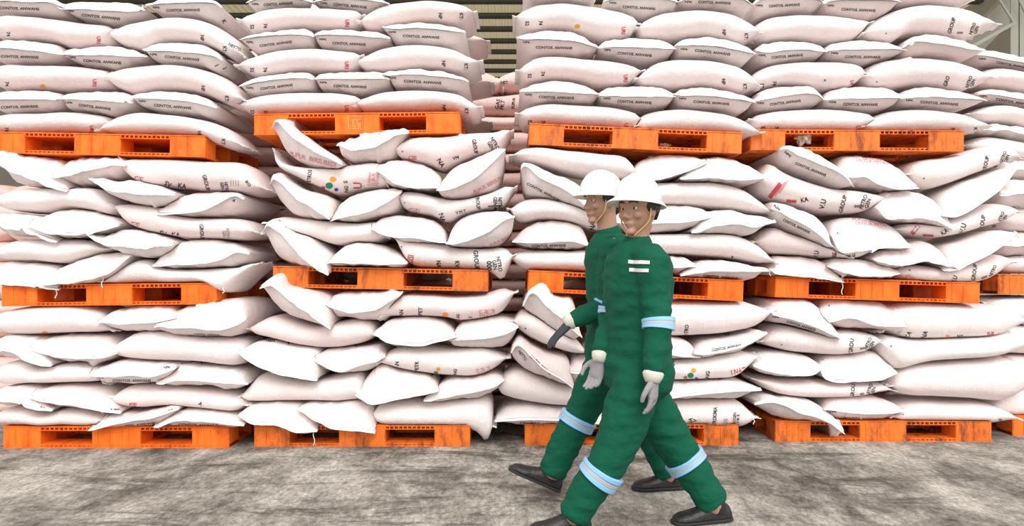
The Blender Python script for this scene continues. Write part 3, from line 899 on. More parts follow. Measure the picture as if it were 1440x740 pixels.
stack('bottom right stack', 4.66, '''
E 1078,438 | 1090,423 1110,420 1140,421 1160,436 1175,456 | 1088,453 1115,459 1140,466 1165,476 | 1184,475 | 1088,441 1120,449 1150,460 | o=0.05 r=0.002 p=1
E 1152,436 | 1165,420 1200,420 1240,424 1262,436 | 1162,450 1185,461 1220,464 1250,464 | 1272,456 | 1160,449 1195,444 1225,454 | r=0.005
L 1243,457 | 1255,432 1280,425 1330,425 1380,428 1420,430 | 1255,466 1280,477 1310,479 1350,478 1410,474 | 1445,452

L 1074,480 | 1080,466 1100,457 1130,461 1170,466 1210,466 1232,471 | 1080,486 1110,496 1150,500 1190,501 1220,496 | 1241,480
L 1240,483 | 1250,473 1290,478 1340,476 1390,473 1430,468 | 1243,497 1255,516 1265,523 1300,513 1350,508 1410,503 | 1452,486 | o=0.02

E 1058,512 | 1070,498 1090,495 1120,497 1146,504 | 1068,523 1095,530 1125,531 1147,529 | 1155,514 | 1068,516 1100,523 1140,524 | o=0.02 r=0.003
E 1151,515 | 1165,503 1200,499 1235,495 1250,506 | 1156,531 1180,533 1220,536 1250,531 | 1260,521 | 1158,531 1200,533 1235,530 | r=0.005
L 1256,543 | 1265,526 1290,515 1340,511 1390,507 1430,505 | 1263,551 1280,559 1320,561 1370,564 1420,566 | 1462,536 | o=0.02

L 1062,534 | 1080,532 1100,534 1140,534 1180,536 1220,538 1245,541 | 1075,546 1095,556 1130,561 1170,562 1210,559 | 1257,549

E 1060,566 | 1075,557 1100,559 1130,561 1150,567 1170,581 1182,594 | 1075,578 1100,591 1130,595 1160,598 1177,608 | 1187,607 | 1080,562 1100,566 1120,576 1150,584 | o=0.04 r=0.003
E 1157,574 | 1165,563 1190,558 1230,559 1258,566 | 1164,583 1180,591 1210,596 1240,593 1260,586 | 1272,575 | 1165,573 1210,578 1250,577 | r=0.002 p=1
L 1256,586 | 1270,571 1300,566 1340,568 1390,569 1417,576 | 1268,595 1310,597 1350,597 1400,598 | 1432,589
''')

# stacks standing further back, seen past the edges of the front ones
stack('far right stack', 4.86, '''
E 1366,76 | 1385,68 1410,70 1435,76 1470,84 | 1378,88 1400,91 1425,95 1465,102 | 1490,92 | 1390,80 1430,87 1460,92 | p=1

L 1366,108 | 1390,95 1410,93 1435,97 1470,104 | 1390,119 1420,122 1450,127 | 1500,118

E 1366,132 | 1390,124 1415,124 1440,129 1470,136 | 1385,141 1410,144 1440,150 1470,154 | 1495,146 | 1390,132 1430,138 | p=1

L 1364,160 | 1390,147 1415,145 1440,150 1480,154 | 1385,170 1420,171 1450,178 | 1510,168

E 1358,182 | 1380,174 1410,173 1445,178 1480,184 | 1380,188 1410,191 1445,198 | 1495,190

L 1358,204 | 1380,190 1410,192 1445,198 1480,202 | 1370,214 1400,219 1445,224 | 1510,214
''')
stack('far right stack of the middle level', 4.86, '''
E 1402,240 | 1415,226 1440,222 1470,226 | 1412,250 1440,252 1470,250 | 1495,240 | r=0.006

E 1404,272 | 1420,252 1445,250 1470,254 | 1412,286 1440,290 1470,288 | 1495,272 | o=0.1 r=0.006

L 1398,306 | 1412,292 1440,288 1470,290 | 1410,322 1440,326 1470,325 | 1505,308

E 1404,342 | 1420,328 1445,325 1470,328 | 1412,358 1440,360 1470,358 | 1495,344 | r=0.006

L 1398,374 | 1412,362 1440,359 1470,362 | 1412,384 1440,386 1470,386 | 1505,374
''')
stack('far right stack on the floor', 4.86, '''
L 1385,432 | 1400,420 1440,416 1480,418 | 1400,452 1440,458 1480,458 | 1530,438

L 1400,478 | 1415,460 1445,458 1480,460 | 1415,496 1445,500 1480,500 | 1530,480

L 1405,520 | 1420,502 1450,500 1480,502 | 1420,542 1450,545 1480,545 | 1530,522

L 1395,572 | 1412,550 1445,546 1480,548 | 1412,588 1440,592 1480,592 | 1530,570
''')
stack('upper second stack, rear flank seen at its right edge', 5.08, '''
L 560,55 | 600,44 640,42 662,46 | 600,68 640,70 662,66 | 684,57

L 560,112 | 600,101 640,100 664,104 | 600,127 640,128 664,124 | 690,115

L 560,170 | 600,159 640,158 662,162 | 600,181 640,182 662,179 | 687,171
''')
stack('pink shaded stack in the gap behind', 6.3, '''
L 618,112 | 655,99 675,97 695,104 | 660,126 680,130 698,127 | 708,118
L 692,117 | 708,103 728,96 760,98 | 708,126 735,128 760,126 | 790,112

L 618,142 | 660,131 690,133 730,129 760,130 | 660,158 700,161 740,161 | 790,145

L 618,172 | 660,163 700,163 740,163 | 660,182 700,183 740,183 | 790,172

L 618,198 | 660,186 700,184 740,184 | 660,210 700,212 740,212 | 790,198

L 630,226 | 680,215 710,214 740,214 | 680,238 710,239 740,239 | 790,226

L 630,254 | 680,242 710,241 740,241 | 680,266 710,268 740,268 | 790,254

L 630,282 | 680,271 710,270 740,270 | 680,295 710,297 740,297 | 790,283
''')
# pallet fronts: lower left corner, lower right corner, distance, worn?
PALLETS = [
    (-16, 215, 288, 221, 4.52, 0, 'bright orange plastic pallet under the upper left stack', 0),
    (357, 190, 647, 187, 4.56, 0, 'orange plastic pallet with pale square mark under the second upper stack', 1),
    (743, 203, 1043, 216, 4.58, 1, 'scuffed orange pallet under the upper middle stack', 0),
    (1055, 211, 1356, 213, 4.67, 1, 'scuffed orange pallet under the upper right stack', 0),
    (2, 431, 304, 428, 4.52, 0, 'bright orange plastic pallet under the middle left stack', 0),
    (383, 404, 686, 410, 4.56, 1, 'scuffed orange pallet under the second middle stack from the left', 0),
    (742, 410, 1045, 424, 4.58, 0, 'bright orange pallet behind the two walking people at chest height', 0),
    (1090, 418, 1378, 427, 4.67, 0, 'light orange pallet under the middle right stack', 0),
    (4, 632, 322, 632, 4.52, 0, 'orange plastic pallet on the floor under the bottom left stack', 0),
    (357, 630, 661, 630, 4.556, 1, 'dirty orange pallet on the floor, second from the left', 0),
    (738, 628, 1039, 628, 4.59, 1, 'orange pallet on the floor behind the legs of the walking people', 0),
    (1090, 623, 1395, 623, 4.69, 1, 'scuffed orange pallet on the floor under the bottom right stack', 0),
    (1404, 414, 1700, 414, 4.90, 1, 'orange pallet far right at the middle level, cut by the picture edge', 0),
    (1424, 613, 1720, 613, 4.86, 1, 'orange pallet far right on the floor, cut by the picture edge', 0),
]
# ------------------------------------------------------------------ build the pallets and the stacks
for (xl, yl, xr, yr, Y, worn, label, mark) in PALLETS:
    pallet(xl, yl, xr, yr, Y, worn, label, bool(mark))
ORD = ['top', 'second', 'third', 'fourth', 'fifth', 'sixth', 'seventh']
for phrase, Y, layers in STACKS:
    n = len(layers)
    for li, layer in enumerate(layers):
        lname = 'bottom' if li == n - 1 else ORD[li]
        recs = [sack(l, Y, None, M_FABRIC_SHADE_PINK if phrase.startswith('pink') else None) for l in layer]
        recs.sort(key=lambda r: r['cx'])
        for i, r in enumerate(recs):
            pos = {1: '', 2: ['left of two, ', 'right of two, '][min(i, 1)],
                   3: ['left of three, ', 'middle of three, ', 'right of three, '][min(i, 2)]}[len(recs)]
            if r['kind'] == 'L':
                look = 'lengthwise white sack'
            elif float(r['opt'].get('r', 0)) >= 0.006:
                look = 'white sack with ruffled end'
            elif float(r['opt'].get('o', 0)) >= 0.06:
                look = 'tilted white sack, end-on'
            else:
                look = 'end-on white sack'
            r['o']['label'] = f'{look}, {pos}{lname} layer, {phrase}'
            r['o']['category'] = 'sack'
            r['o']['group'] = 'white sacks of the ' + phrase
            r['phrase'] = phrase

# mostly unseen second-row sacks, added to block light and keep the gaps dark
NUM = ['lowest', 'second', 'third', 'fourth', 'fifth', 'sixth', 'seventh', 'eighth', 'ninth', 'tenth', 'eleventh', 'twelfth', 'thirteenth',
       'fourteenth', 'fifteenth', 'sixteenth', 'seventeenth', 'eighteenth', 'nineteenth']
def blocker_column(X, Y, levels, where, half=0.46):
    count = 0
    for (z0, z1, n) in levels:
        h = (z1 - z0) / n
        for k in range(n):
            zc = z0 + (k + 0.5) * h
            Yp = Y + 0.06
            def q(x, z):
                return (720 + x * F / Yp, HORIZON - (z - CAM_H) * F / Yp)
            dx = RNG.uniform(-0.05, 0.05)
            half2 = half + 0.04
            xs = [X + dx - half2, X + dx - half * 0.92, X + dx, X + dx + half * 0.92, X + dx + half2]
            hh = h * 0.49
            s = lambda pts_: ' '.join('%.2f,%.2f' % q(x, z) for x, z in pts_)
            r = sack('L ' + s([(xs[0], zc)]) + ' | ' + s([(xs[1], zc + hh), (xs[2], zc + hh), (xs[3], zc + hh)]) + ' | ' +
                     s([(xs[1], zc - hh), (xs[2], zc - hh), (xs[3], zc - hh)]) + ' | ' + s([(xs[4], zc)]), Y, None, M_FABRIC_SHADE_PINK)
            o = r['o']
            o['label'] = f'added light-blocking sack in shade pink, {NUM[count]} up from the floor, second row {where}'
            count += 1
            o['category'] = 'sack'
            o['group'] = 'added light-blocking sacks of the second row'
            SACKS.remove(r)
            finish_sack(r)
LV = [(0.0, 0.98, 6), (0.98, 1.96, 6), (1.96, 3.1, 7)]
blocker_column(-4.72, 5.55, LV[:2], "behind the left picture edge")
blocker_column(-3.80, 5.55, LV[:2], "behind the leftmost stack's left half")
blocker_column(-2.87, 5.52, LV[:2], "behind the leftmost stack's right half")
blocker_column(-1.93, 5.52, LV, "in the leftmost gap between stacks")
blocker_column(-1.98, 6.12, LV, "deepest in the leftmost gap")
blocker_column(-0.99, 5.52, LV[:2], "behind the second stack")
blocker_column(0.0, 6.45, LV[:1] + [(0.98, 1.79, 5)], 'deep in the middle gap', 0.7)
blocker_column(0.99, 5.62, LV[:2], "behind the two people's stack")
blocker_column(1.98, 5.66, LV, "in the rightmost gap between stacks")
blocker_column(2.93, 5.66, LV[:2], "behind the rightmost front stack")

# sacks press against each other: push touching cloth apart
def press(rounds=4, settle=2):
    recs = SACKS
    arr = [np.array(r['V']) for r in recs]
    box = [(a.min(0), a.max(0)) for a in arr]
    pairs = [(i, j) for i in range(len(recs)) for j in range(len(recs)) if i != j and np.all(box[i][0] < box[j][1]) and np.all(box[j][0] < box[i][1])]
    bpy.context.view_layer.update()
    def off_pallets():            # the pallets do not give way
        for root, w, d, h in PALLET_ROOTS:
            mw = np.array(root.matrix_world)
            inv = np.linalg.inv(mw)
            sx = root.scale.x
            for a in arr:
                l = a @ inv[:3, :3].T + inv[:3, 3]
                ins = (np.abs(l[:, 0]) < w / sx / 2 + 0.004) & (l[:, 1] > -0.006) & (l[:, 1] < d) & (l[:, 2] > -0.004) & (l[:, 2] < h + 0.003)
                if not ins.any():
                    continue
                fwd = ins & (l[:, 1] < 0.06) & (l[:, 2] < h - 0.035)
                upw = ins & ~fwd & (l[:, 2] > h * 0.5)
                dwn = ins & ~fwd & ~upw
                l[fwd, 1] = -0.007
                l[upw, 2] = h + 0.004
                l[dwn, 2] = -0.005
                a[:] = l @ mw[:3, :3].T + mw[:3, 3]
    for it in range(rounds + settle):
        trees = [BVHTree.FromPolygons([tuple(v) for v in a], r['F']) for a, r in zip(arr, recs)]
        new = [a.copy() for a in arr]
        for i, j in pairs:
            lo, hi = arr[j].min(0), arr[j].max(0)
            m = np.where(np.all((arr[i] > lo) & (arr[i] < hi), axis=1))[0]
            t = trees[j]
            for k in m:
                v = Vector(arr[i][k])
                p, nrm, idx, dist = t.find_nearest(v, 0.12)
                if p is None:
                    continue
                d = (v - p).dot(nrm)
                if d < 0.001:
                    new[i][k] += np.array(nrm) * (min(-d * 0.52, 0.05) + 0.0012)
        arr[:] = new
        if it >= rounds - 1 and it < rounds + settle - 1 or it == 0:
            off_pallets()
    for a, r in zip(arr, recs):
        r['o'].data.vertices.foreach_set('co', (a - np.array(r['org'])).ravel())
        r['o'].data.update()
        nr = np.zeros(a.size)
        r['o'].data.vertices.foreach_get('normal', nr)
        wgt = np.ones(len(a))
        if r['kind'] == 'E':
            wgt[:60 * 6] = 0
        else:
            wgt[:22 * 3] = 0
            wgt[-22 * 3:] = 0
        a -= nr.reshape(-1, 3) * 0.003 * wgt[:, None]
        r['V'] = [tuple(v) for v in a]
        loc = np.array(r['org'])
        r['o'].data.vertices.foreach_set('co', (a - loc).ravel())
        r['o'].data.update()
        r['bvh'] = BVHTree.FromPolygons(r['V'], r['F'])
        finish_sack(r)
press()

# ------------------------------------------------------------------ prints lying on the sacks
_glyphs = {}
def glyph_mesh(text):
    if text in _glyphs:
        return _glyphs[text]
    if text.startswith('@'):
        V, Fc = [], []
        if text == '@dot':
            V = [(0.0, 0.0)] + [(q * math.cos(a * math.pi / 8), q * math.sin(a * math.pi / 8)) for q in (0.17, 0.34, 0.5) for a in range(16)]
            Fc = [(0, 1 + a, 1 + (a + 1) % 16) for a in range(16)] + [(1 + 16 * q + a, 17 + 16 * q + a, 17 + 16 * q + (a + 1) % 16, 1 + 16 * q + (a + 1) % 16) for q in (0, 1) for a in range(16)]
        elif text == '@bar':
            for i in range(9):
                V.append((-0.5 + i / 8, -0.5)); V.append((-0.5 + i / 8, 0.5))
            Fc = [(2 * i, 2 * i + 2, 2 * i + 3, 2 * i + 1) for i in range(8)]
        _glyphs[text] = (V, Fc)
        return _glyphs[text]
    cu = bpy.data.curves.new('print_letters', 'FONT')
    cu.body = text
    cu.size = 1.0
    cu.resolution_u = 2
    cu.offset = 0.022
    cu.space_line = 0.85
    cu.align_x, cu.align_y = 'CENTER', 'CENTER'
    o = bpy.data.objects.new('print_letters', cu)
    COL.objects.link(o)
    bpy.context.view_layer.update()
    me = o.to_mesh()
    bm = bmesh.new()
    bm.from_mesh(me)
    bmesh.ops.dissolve_limit(bm, angle_limit=0.05, verts=bm.verts, edges=bm.edges)
    bmesh.ops.triangulate(bm, faces=bm.faces)
    bmesh.ops.subdivide_edges(bm, edges=[e for e in bm.edges if e.calc_length() > 0.5], cuts=1)
    bmesh.ops.triangulate(bm, faces=bm.faces)
    bm.verts.index_update()
    V = [(v.co.x, v.co.y) for v in bm.verts]
    ys = [v[1] for v in V]
    cyy = (min(ys) + max(ys)) / 2
    V = [(x / 0.70, (y - cyy) / 0.70) for x, y in V]
    Fc = [tuple(v.index for v in f.verts) for f in bm.faces]
    bm.free()
    o.to_mesh_clear()
    bpy.data.objects.remove(o)
    bpy.data.curves.remove(cu)
    _glyphs[text] = (V, Fc)
    return _glyphs[text]

CAM = Vector((0, 0, CAM_H))
def owner_at(px, py):
    d = (P(px, py, 1.0) - CAM).normalized()
    best = None
    for r in SACKS:
        h = r['bvh'].ray_cast(CAM, d)
        if h[0] is not None and (best is None or h[3] < best[0]):
            best = (h[3], r)
    return best[1] if best else None

def put_print(px, py, text, size, rot=0.0, mat=None, stretch=1.0, owner=None, name='print', lift=0.0018):
    """print of letter height `size` (picture px at the sack) centred at px,py"""
    r = owner or owner_at(px, py)
    if r is None:
        return None
    V, Fc = glyph_mesh(text)
    ca, sa = math.cos(math.radians(rot)), math.sin(math.radians(rot))
    out, ok = [], []
    for (x, y) in V:
        x, y = x * size * stretch, y * size
        qx, qy = px + x * ca + y * sa, py + x * sa - y * ca
        d = (P(qx, qy, 1.0) - CAM).normalized()
        h = r['bvh'].ray_cast(CAM, d)
        if h[0] is None:
            out.append(None)
        else:
            out.append(h[0] - d * lift * 0.5 + h[1] * (lift if h[1].dot(d) < 0 else -lift))
    faces = [f for f in Fc if all(out[i] is not None for i in f)]
    if not faces:
        return None
    used = sorted({i for f in faces for i in f})
    mp = {i: k for k, i in enumerate(used)}
    me = mesh_from(name, [out[i] - r['org'] for i in used], [tuple(mp[i] for i in f) for f in faces])
    return link(name, me, r['o'], mats=[mat or M_BLACK])

# sewn-end lettering that repeats on every neat sack
for r in SACKS:
    p = r['opt'].get('p')
    if r['kind'] == 'E' and p == '1':
        S = crom(r['seam'], 40)
        B = crom(r['bot'], 40)
        k = 19
        c = S[k] * 0.38 + B[k] * 0.62
        gap = abs(B[k][1] - S[k][1])
        if -5 < c[1] and 0 < c[0] < 1440:
            ang = math.degrees(math.atan2(B[25][1] + S[25][1] - B[13][1] - S[13][1], B[25][0] + S[25][0] - B[13][0] - S[13][0]))
            w = (r['top'][-1][0] - r['top'][0][0])
            put_print(c[0], c[1], 'CONTOS. ANWANS', min(3.6, gap * 0.35), ang, M_BLACK, w / 106.0 * 1.0, r)
        k = 5
        c = S[k] * 0.55 + B[k] * 0.45
        if 0 < c[0] < 1440 and c[1] > 0:
            put_print(c[0] + 2, c[1], 'NPK', 2.6, 4, M_BLACK, 1.4, r)
    if r['kind'] == 'L' and p in ('1', '2', '3', '4'):
        Bt = crom(r['bot'], 40)
        Tt = crom(r['top'], 40)
        if p in ('1', '3'):
            spec = [(5, '52', 5.0, M_BLACK), (9, '74', 5.0, M_BLACK), (34, 'URI', 5.4, M_RED)]
        else:
            spec = [(28, 'NP', 5.0, M_BLACK), (35, 'KT:', 5.0, M_BLACK)]
        for k, tx, sz, mt in spec:
            f = 0.84 if p in ('1', '2') else 0.96
            c = Tt[k] * (1 - f) + Bt[k] * f
            c[1] -= 1.0
            put_print(c[0], c[1], tx, sz, -90 if p in ('2', '4') and False else 90, mt, 0.9, r)

def vprint(px, py, text, size, rot=-90, mat=None, st=1.0):
    return put_print(px, py, text, size, rot, mat or M_BLACK, st)

def dots(px, py, s, ang=0):
    c, d = math.cos(math.radians(ang)), math.sin(math.radians(ang))
    for (x, y, r, m) in ((0, 0, 1.0, M_GREEN), (0.6, -1.0, 0.85, M_ORANGE), (-1.0, 0.4, 0.6, M_RED), (1.15, 0.65, 0.55, M_BLUE)):
        put_print(px + (x * c - y * d) * s, py + (x * d + y * c) * s, '@dot', r * s * 1.05, 0, m, 1.15, name='logo_dot')

PRINTS = [
    # upper left, ends of sacks
    (330, 66, 'NETTO', 4.0, 28, M_BLACK, 1), (315, 30, 'K', 6, 60, M_BLACK, 1), (305, 92, 'J', 5, 60, M_BLACK, 1), (316, 96, 'J', 5, 60, M_BLACK, 1),
    # middle left
    (195, 252, 'CISI', 8, 10, M_RED, .8), (236, 259, 'SV', 7, 25, M_BLACK, 1), (256, 261, 'KA', 7, 10, M_BLACK, 1), (290, 257, 'GROUP', 6, 75, M_BLACK, .9),
    (316, 264, 'NITRO\nGEN 46', 5, 80, M_BLACK, .8), (330, 258, '1111', 9, 0, M_GREY, .6), (349, 258, 'IKO', 4.5, 50, M_BLACK, 1),
    (190, 316, 'CISI', 8, 10, M_RED, .8), (229, 328, 'SV', 7, 15, M_BLACK, 1), (247, 330, 'KA', 7, 5, M_BLACK, 1), (284, 327, 'GROUP', 6, 85, M_BLACK, .9),
    (318, 329, 'NITRO\nGEN', 5, 85, M_GREY, .8), (329, 282, 'A', 4, 20, M_BLACK, 1),
    # middle second stack
    (440, 224, 'PUPUK  BERSUBSIDI', 6.0, 14, M_PINKPRINT, .9),
    (410, 246, 'MANUFAK\nPRODUK', 4.5, -86, M_BLACK, .75), (435, 249, 'PETROS', 6, -84, M_BLACK, .75),
    (486, 256, 'S', 6, -90, M_BLACK, 1), (487, 266, 'NG', 6, -90, M_BLACK, .8), (503, 261, 'U', 13, -90, M_RED, .8),
    (525, 252, 'TANAH\nSUBUR\nPETANI', 4.5, -86, M_PINKPRINT, .9),
    (566, 213, '.', 8, 0, M_BLACK, 1), (580, 222, 'CISI', 6, 4, M_RED, .9), (620, 229, 'NA', 7, 60, M_BLACK, 1), (641, 222, 'VM', 5, -15, M_BLACK, 1),
    (668, 206, 'GROUP', 6, 80, M_BLACK, .8), (693, 203, 'NITRO\nGEN', 6, 60, M_BLACK, .8),
    (690, 258, 'PUPUK BERSUBSIDI', 5.0, -28, M_PINKPRINT, .9),
    (569, 285, '.', 8, 0, M_BLACK, 1), (582, 297, 'CISI', 8, 8, M_PINKPRINT, .9), (622, 306, 'NA', 7, 70, M_BLACK, 1), (648, 298, 'V M T', 4, -12, M_BLACK, 1),
    (672, 284, 'GROUP', 6, 85, M_BLACK, .8), (700, 287, 'NITRO\nGEN 46', 6, 88, M_BLACK, .8), (695, 290, 'ooooooo', 4, 0, M_BLACK, .8),
    (405, 296, 'PUPUK BERSUB', 3.5, 32, M_PINKPRINT, .9), (388, 355, 'PUPUK BERSUB', 4, 58, M_PINKPRINT, .8), (705, 338, 'PUPUK BERSUB', 4, -25, M_PINKPRINT, .9),
    (565, 347, '.', 8, 0, M_BLACK, 1), (577, 365, 'CISI', 9, -80, M_RED, .7), (617, 373, 'NAS', 7, 85, M_BLACK, .8), (643, 372, 'KV:', 7, 85, M_BLACK, .8),
    (670, 366, 'GROUP', 7, 85, M_BLACK, .9), (688, 374, '000', 8, 88, M_BLACK, .9), (699, 372, 'NITRO\nGEN', 6, 80, M_BLACK, .9),
    # bottom second stack
    (564, 443, 'MAN', 6, -88, M_BLACK, .9), (591, 438, 'PET', 6, -88, M_BLACK, .9), (644, 446, 'NG', 5, -88, M_BLACK, .9), (685, 440, 'SUBUR', 9, -5, M_PINKPRINT, .6), (662, 449, 'U', 7, -90, M_RED, 1.3),
    (558, 516, 'MAN', 6, -88, M_BLACK, .9), (586, 516, 'PETR', 6, -88, M_BLACK, .9), (640, 523, 'NG', 5, -88, M_BLACK, .9), (680, 521, 'SUBUR', 8, -12, M_PINKPRINT, .6),
    (380, 479, 'MAN', 4, 2, M_BLACK, 1), (406, 483, 'P', 5, 0, M_BLACK, 1),
    (504, 485, 'SUB', 6, -10, M_PINKPRINT, .8),
    # middle stack behind the people
    (764, 270, 'CONTOS. ANWANS', 3.6, 28, M_BLACK, 1.1), (1013, 390, 'CONTOS. ANWANS', 4.2, 5, M_BLACK, 1), (833, 318, 'NA', 8, -84, M_BLACK, .8), (1030, 362, 'P', 4, 0, M_BLACK, 1),
    # bottom stack behind the people
    (965, 466, 'PETRO', 6, -84, M_BLACK, .8), (1062, 462, 'SUB', 4, -30, M_RED, 1), (1022, 470, 'NG', 4, 0, M_BLACK, 1), (1022, 489, 'CONTOS. ANWANS', 3.6, -10, M_BLACK, .9),
    (945, 518, 'Nitrogen', 6, -84, M_BLACK, .9), (995, 527, 'NG', 6, -84, M_BLACK, .9), (1012, 532, 'U', 6, 78, M_RED, 1), (1038, 522, 'I NAT', 8, -12, M_RED, .8),
    (974, 593, 'NA\n. V', 6, -86, M_BLACK, .9), (1005, 588, 'PETROKIMIA', 6, -86, M_BLACK, .7), (1020, 596, '0000', 7, -86, M_GREY, .8), (1035, 592, 'NITROGEN\nMIN 46 %', 4.5, -86, M_BLACK, .8),
    (760, 513, 'CONTOS. ANWANS', 3.4, 42, M_BLACK, .9), (735, 500, 'NETTO', 4, 52, M_BLACK, .9), (739, 462, '.', 9, 0, M_BLACK, 1), (742, 473, 'KB', 5, 25, M_BLACK, 1),
    # middle right stack
    (1140, 238, 'CONTOS. ANWANS', 3.6, 22, M_BLACK, 1), (1108, 217, 'NPK', 3.5, 42, M_BLACK, 1.2), (1228, 225, 'PUPUK BERSUBSIDI\nUNTUK PETANI', 4.0, 6, M_PINKPRINT, 1.2),
    (1090, 268, '@bar', 6, -52, M_RED, 4.2), (1097, 266, '@bar', 2.2, -54, M_PINKPRINT, 11), (1102, 263, '@bar', 1.6, -56, M_PINKPRINT, 14), (1113, 283, '@bar', 4, 6, M_RED, 3.5),
    (1131, 281, 'KA', 7, -12, M_BLACK, .9), (1157, 287, 'V.U', 8, -75, M_BLACK, .9), (1185, 287, 'GROUP', 6.5, -74, M_BLACK, .9), (1206, 290, 'ooo', 6, 0, M_BLACK, .8), (1217, 285, 'NITRO\nGEN', 6, -70, M_BLACK, .9),
    (1228, 313, 'PUPUK BERSUBSIDI\nUNTUK PETANI', 4.2, 4, M_PINKPRINT, 1.2),
    (1120, 318, 'CONTOS. ANWANS', 3.6, 26, M_BLACK, .9), (1093, 293, 'NPK', 3.5, 42, M_BLACK, 1.2), (1178, 328, '.', 8, 0, M_BLACK, 1),
    (1288, 322, '@bar', 6, -50, M_RED, 3), (1305, 331, '@bar', 3, 4, M_RED, 5), (1328, 326, 'KA', 7, -30, M_BLACK, .9), (1354, 321, 'V.U', 8, -75, M_BLACK, .9), (1381, 315, 'GROUP', 6.5, -80, M_BLACK, .9), (1398, 318, 'oo', 5, -10, M_BLACK, .8), (1410, 307, 'NITRO\nGEN', 5, -70, M_BLACK, .9),
    (1148, 358, 'V.U', 7, -85, M_BLACK, .8), (1173, 358, '28', 6, 0, M_BLACK, .9), (1195, 359, 'ooo LI', 5, -5, M_BLACK, .9),
    (1279, 380, '.', 9, 0, M_BLACK, 1), (1280, 391, 'CIS', 7, 30, M_PINKPRINT, 1), (1342, 393, 'V.U', 7, -70, M_BLACK, .8), (1370, 383, 'GROUP', 6, -82, M_BLACK, .9), (1384, 390, 'ooo', 4.5, -25, M_BLACK, .9), (1396, 381, 'NITRO', 5, -65, M_BLACK, .9),
    (1386, 231, 'GROUP', 6, -78, M_BLACK, .9), (1400, 234, 'oo', 4, -10, M_BLACK, .8), (1413, 222, 'NITRO\nGEN', 5, -70, M_BLACK, .9), (1299, 251, '.', 9, 0, M_BLACK, 1),
    (1338, 36, 'GROUP', 6, -72, M_BLACK, .9), (1350, 46, 'ooo', 4.5, 0, M_BLACK, .9), (1370, 41, 'NITRO\nGEN', 5, -70, M_BLACK, .9), (1246, 47, '.', 8, 0, M_BLACK, 1),
    (1331, 114, 'GRO', 6, -72, M_BLACK, .9), (1365, 116, 'NITRO\nGEN', 5, -70, M_BLACK, .9), (1233, 115, '.', 8, 0, M_BLACK, 1), (1160, 113, 'x', 4, 0, M_BLACK, 1),
    # bottom right stack
    (1277, 471, 'KA', 7, -60, M_BLACK, .9), (1300, 471, 'NA', 7, -70, M_BLACK, .9), (1333, 473, '@dot', 4, 0, M_ORANGE, 1.4), (1350, 473, 'NG', 4, 0, M_BLACK, 1), (1393, 469, 'SUB', 4, -5, M_RED, 1),
    (1197, 487, 'GROU', 6.5, -84, M_BLACK, .9), (1212, 490, 'oo', 4, -10, M_BLACK, .9), (1223, 484, 'NITRO\nGEN', 5, -65, M_BLACK, .9), (1099, 485, '.', 8, 0, M_BLACK, 1),
    (1199, 550, 'GROU', 6, -84, M_BLACK, .9), (1212, 554, 'oo', 4, -10, M_BLACK, .9), (1225, 549, 'NITRO\nGEN', 5, -70, M_BLACK, .9),
    (1166, 430, '.', 9, 0, M_BLACK, 1), (1270, 583, '.', 8, 0, M_BLACK, 1), (1373, 591, 'B', 5, -30, M_BLACK, 1), (1406, 592, 'NI', 5, -70, M_BLACK, 1), (1157, 506, '.', 6, 0, M_BLACK, 1), (1253, 487, '.', 9, 0, M_BLACK, 1),
    # pink stack in the gap
    (703, 147, 'GAS\nPKT', 6, -80, M_BLACK, 1), (722, 145, 'PUPUK', 4.5, -84, M_BLACK, .9), (708, 116, '-NET', 4, 2, M_BLACK, 1),
    (566, 400, '.', 4, 0, M_BLACK, 1), (63, 469, '@dot', 6, 0, M_ORANGE, 1.6), (197, 555, '.', 4, 0, M_BLACK, 1), (187, 569, 'KISI', 5, 4, M_RED, 1),
    (60, 121, '@dot', 5, 0, M_ORANGE, 1.4), (812, 37, '@dot', 5.5, 0, M_ORANGE, 1.4), (626, 443, '@dot', 7, 0, M_ORANGE, 1.2),
    (282, 568, 'A', 6, 30, M_BLACK, 1), (283, 510, 'A', 4, 30, M_BLACK, 1), (57, 514, 'NPK', 4, 32, M_BLACK, 1), (62, 575, 'NPK', 4, 30, M_BLACK, 1), (162, 577, 'NPK', 4, 2, M_BLACK, 1.2),
    (235, 517, 'NPK', 3.4, -4, M_BLACK, 1), (242, 577, 'NPK', 3.4, -8, M_BLACK, 1), (290, 471, 'CONTOS. ANWANS', 3.0, 2, M_BLACK, .9), (1170, 393, '.', 4, 0, M_BLACK, 1),
]
for (px, py, tx, sz, rot, mat, st) in PRINTS:
    if not tx.startswith(('@', '.')) and sz > 4 and mat is not M_PINKPRINT:
        sz *= 0.9
    put_print(px, py, tx, sz, rot, mat, st)
put_print(327, 536, '@bar', 17, 6, M_SMUDGE, 2.1, name='dusty_patch')
put_print(266, 563, '@bar', 15, 4, M_SMUDGE, 2.3, name='dusty_patch')
put_print(285, 538, '@bar', 7, 2, M_SMUDGE, 5.5, name='dusty_patch')
dots(463, 261, 8.6)
dots(971, 528, 7.2)
dots(613, 525, 5.6)

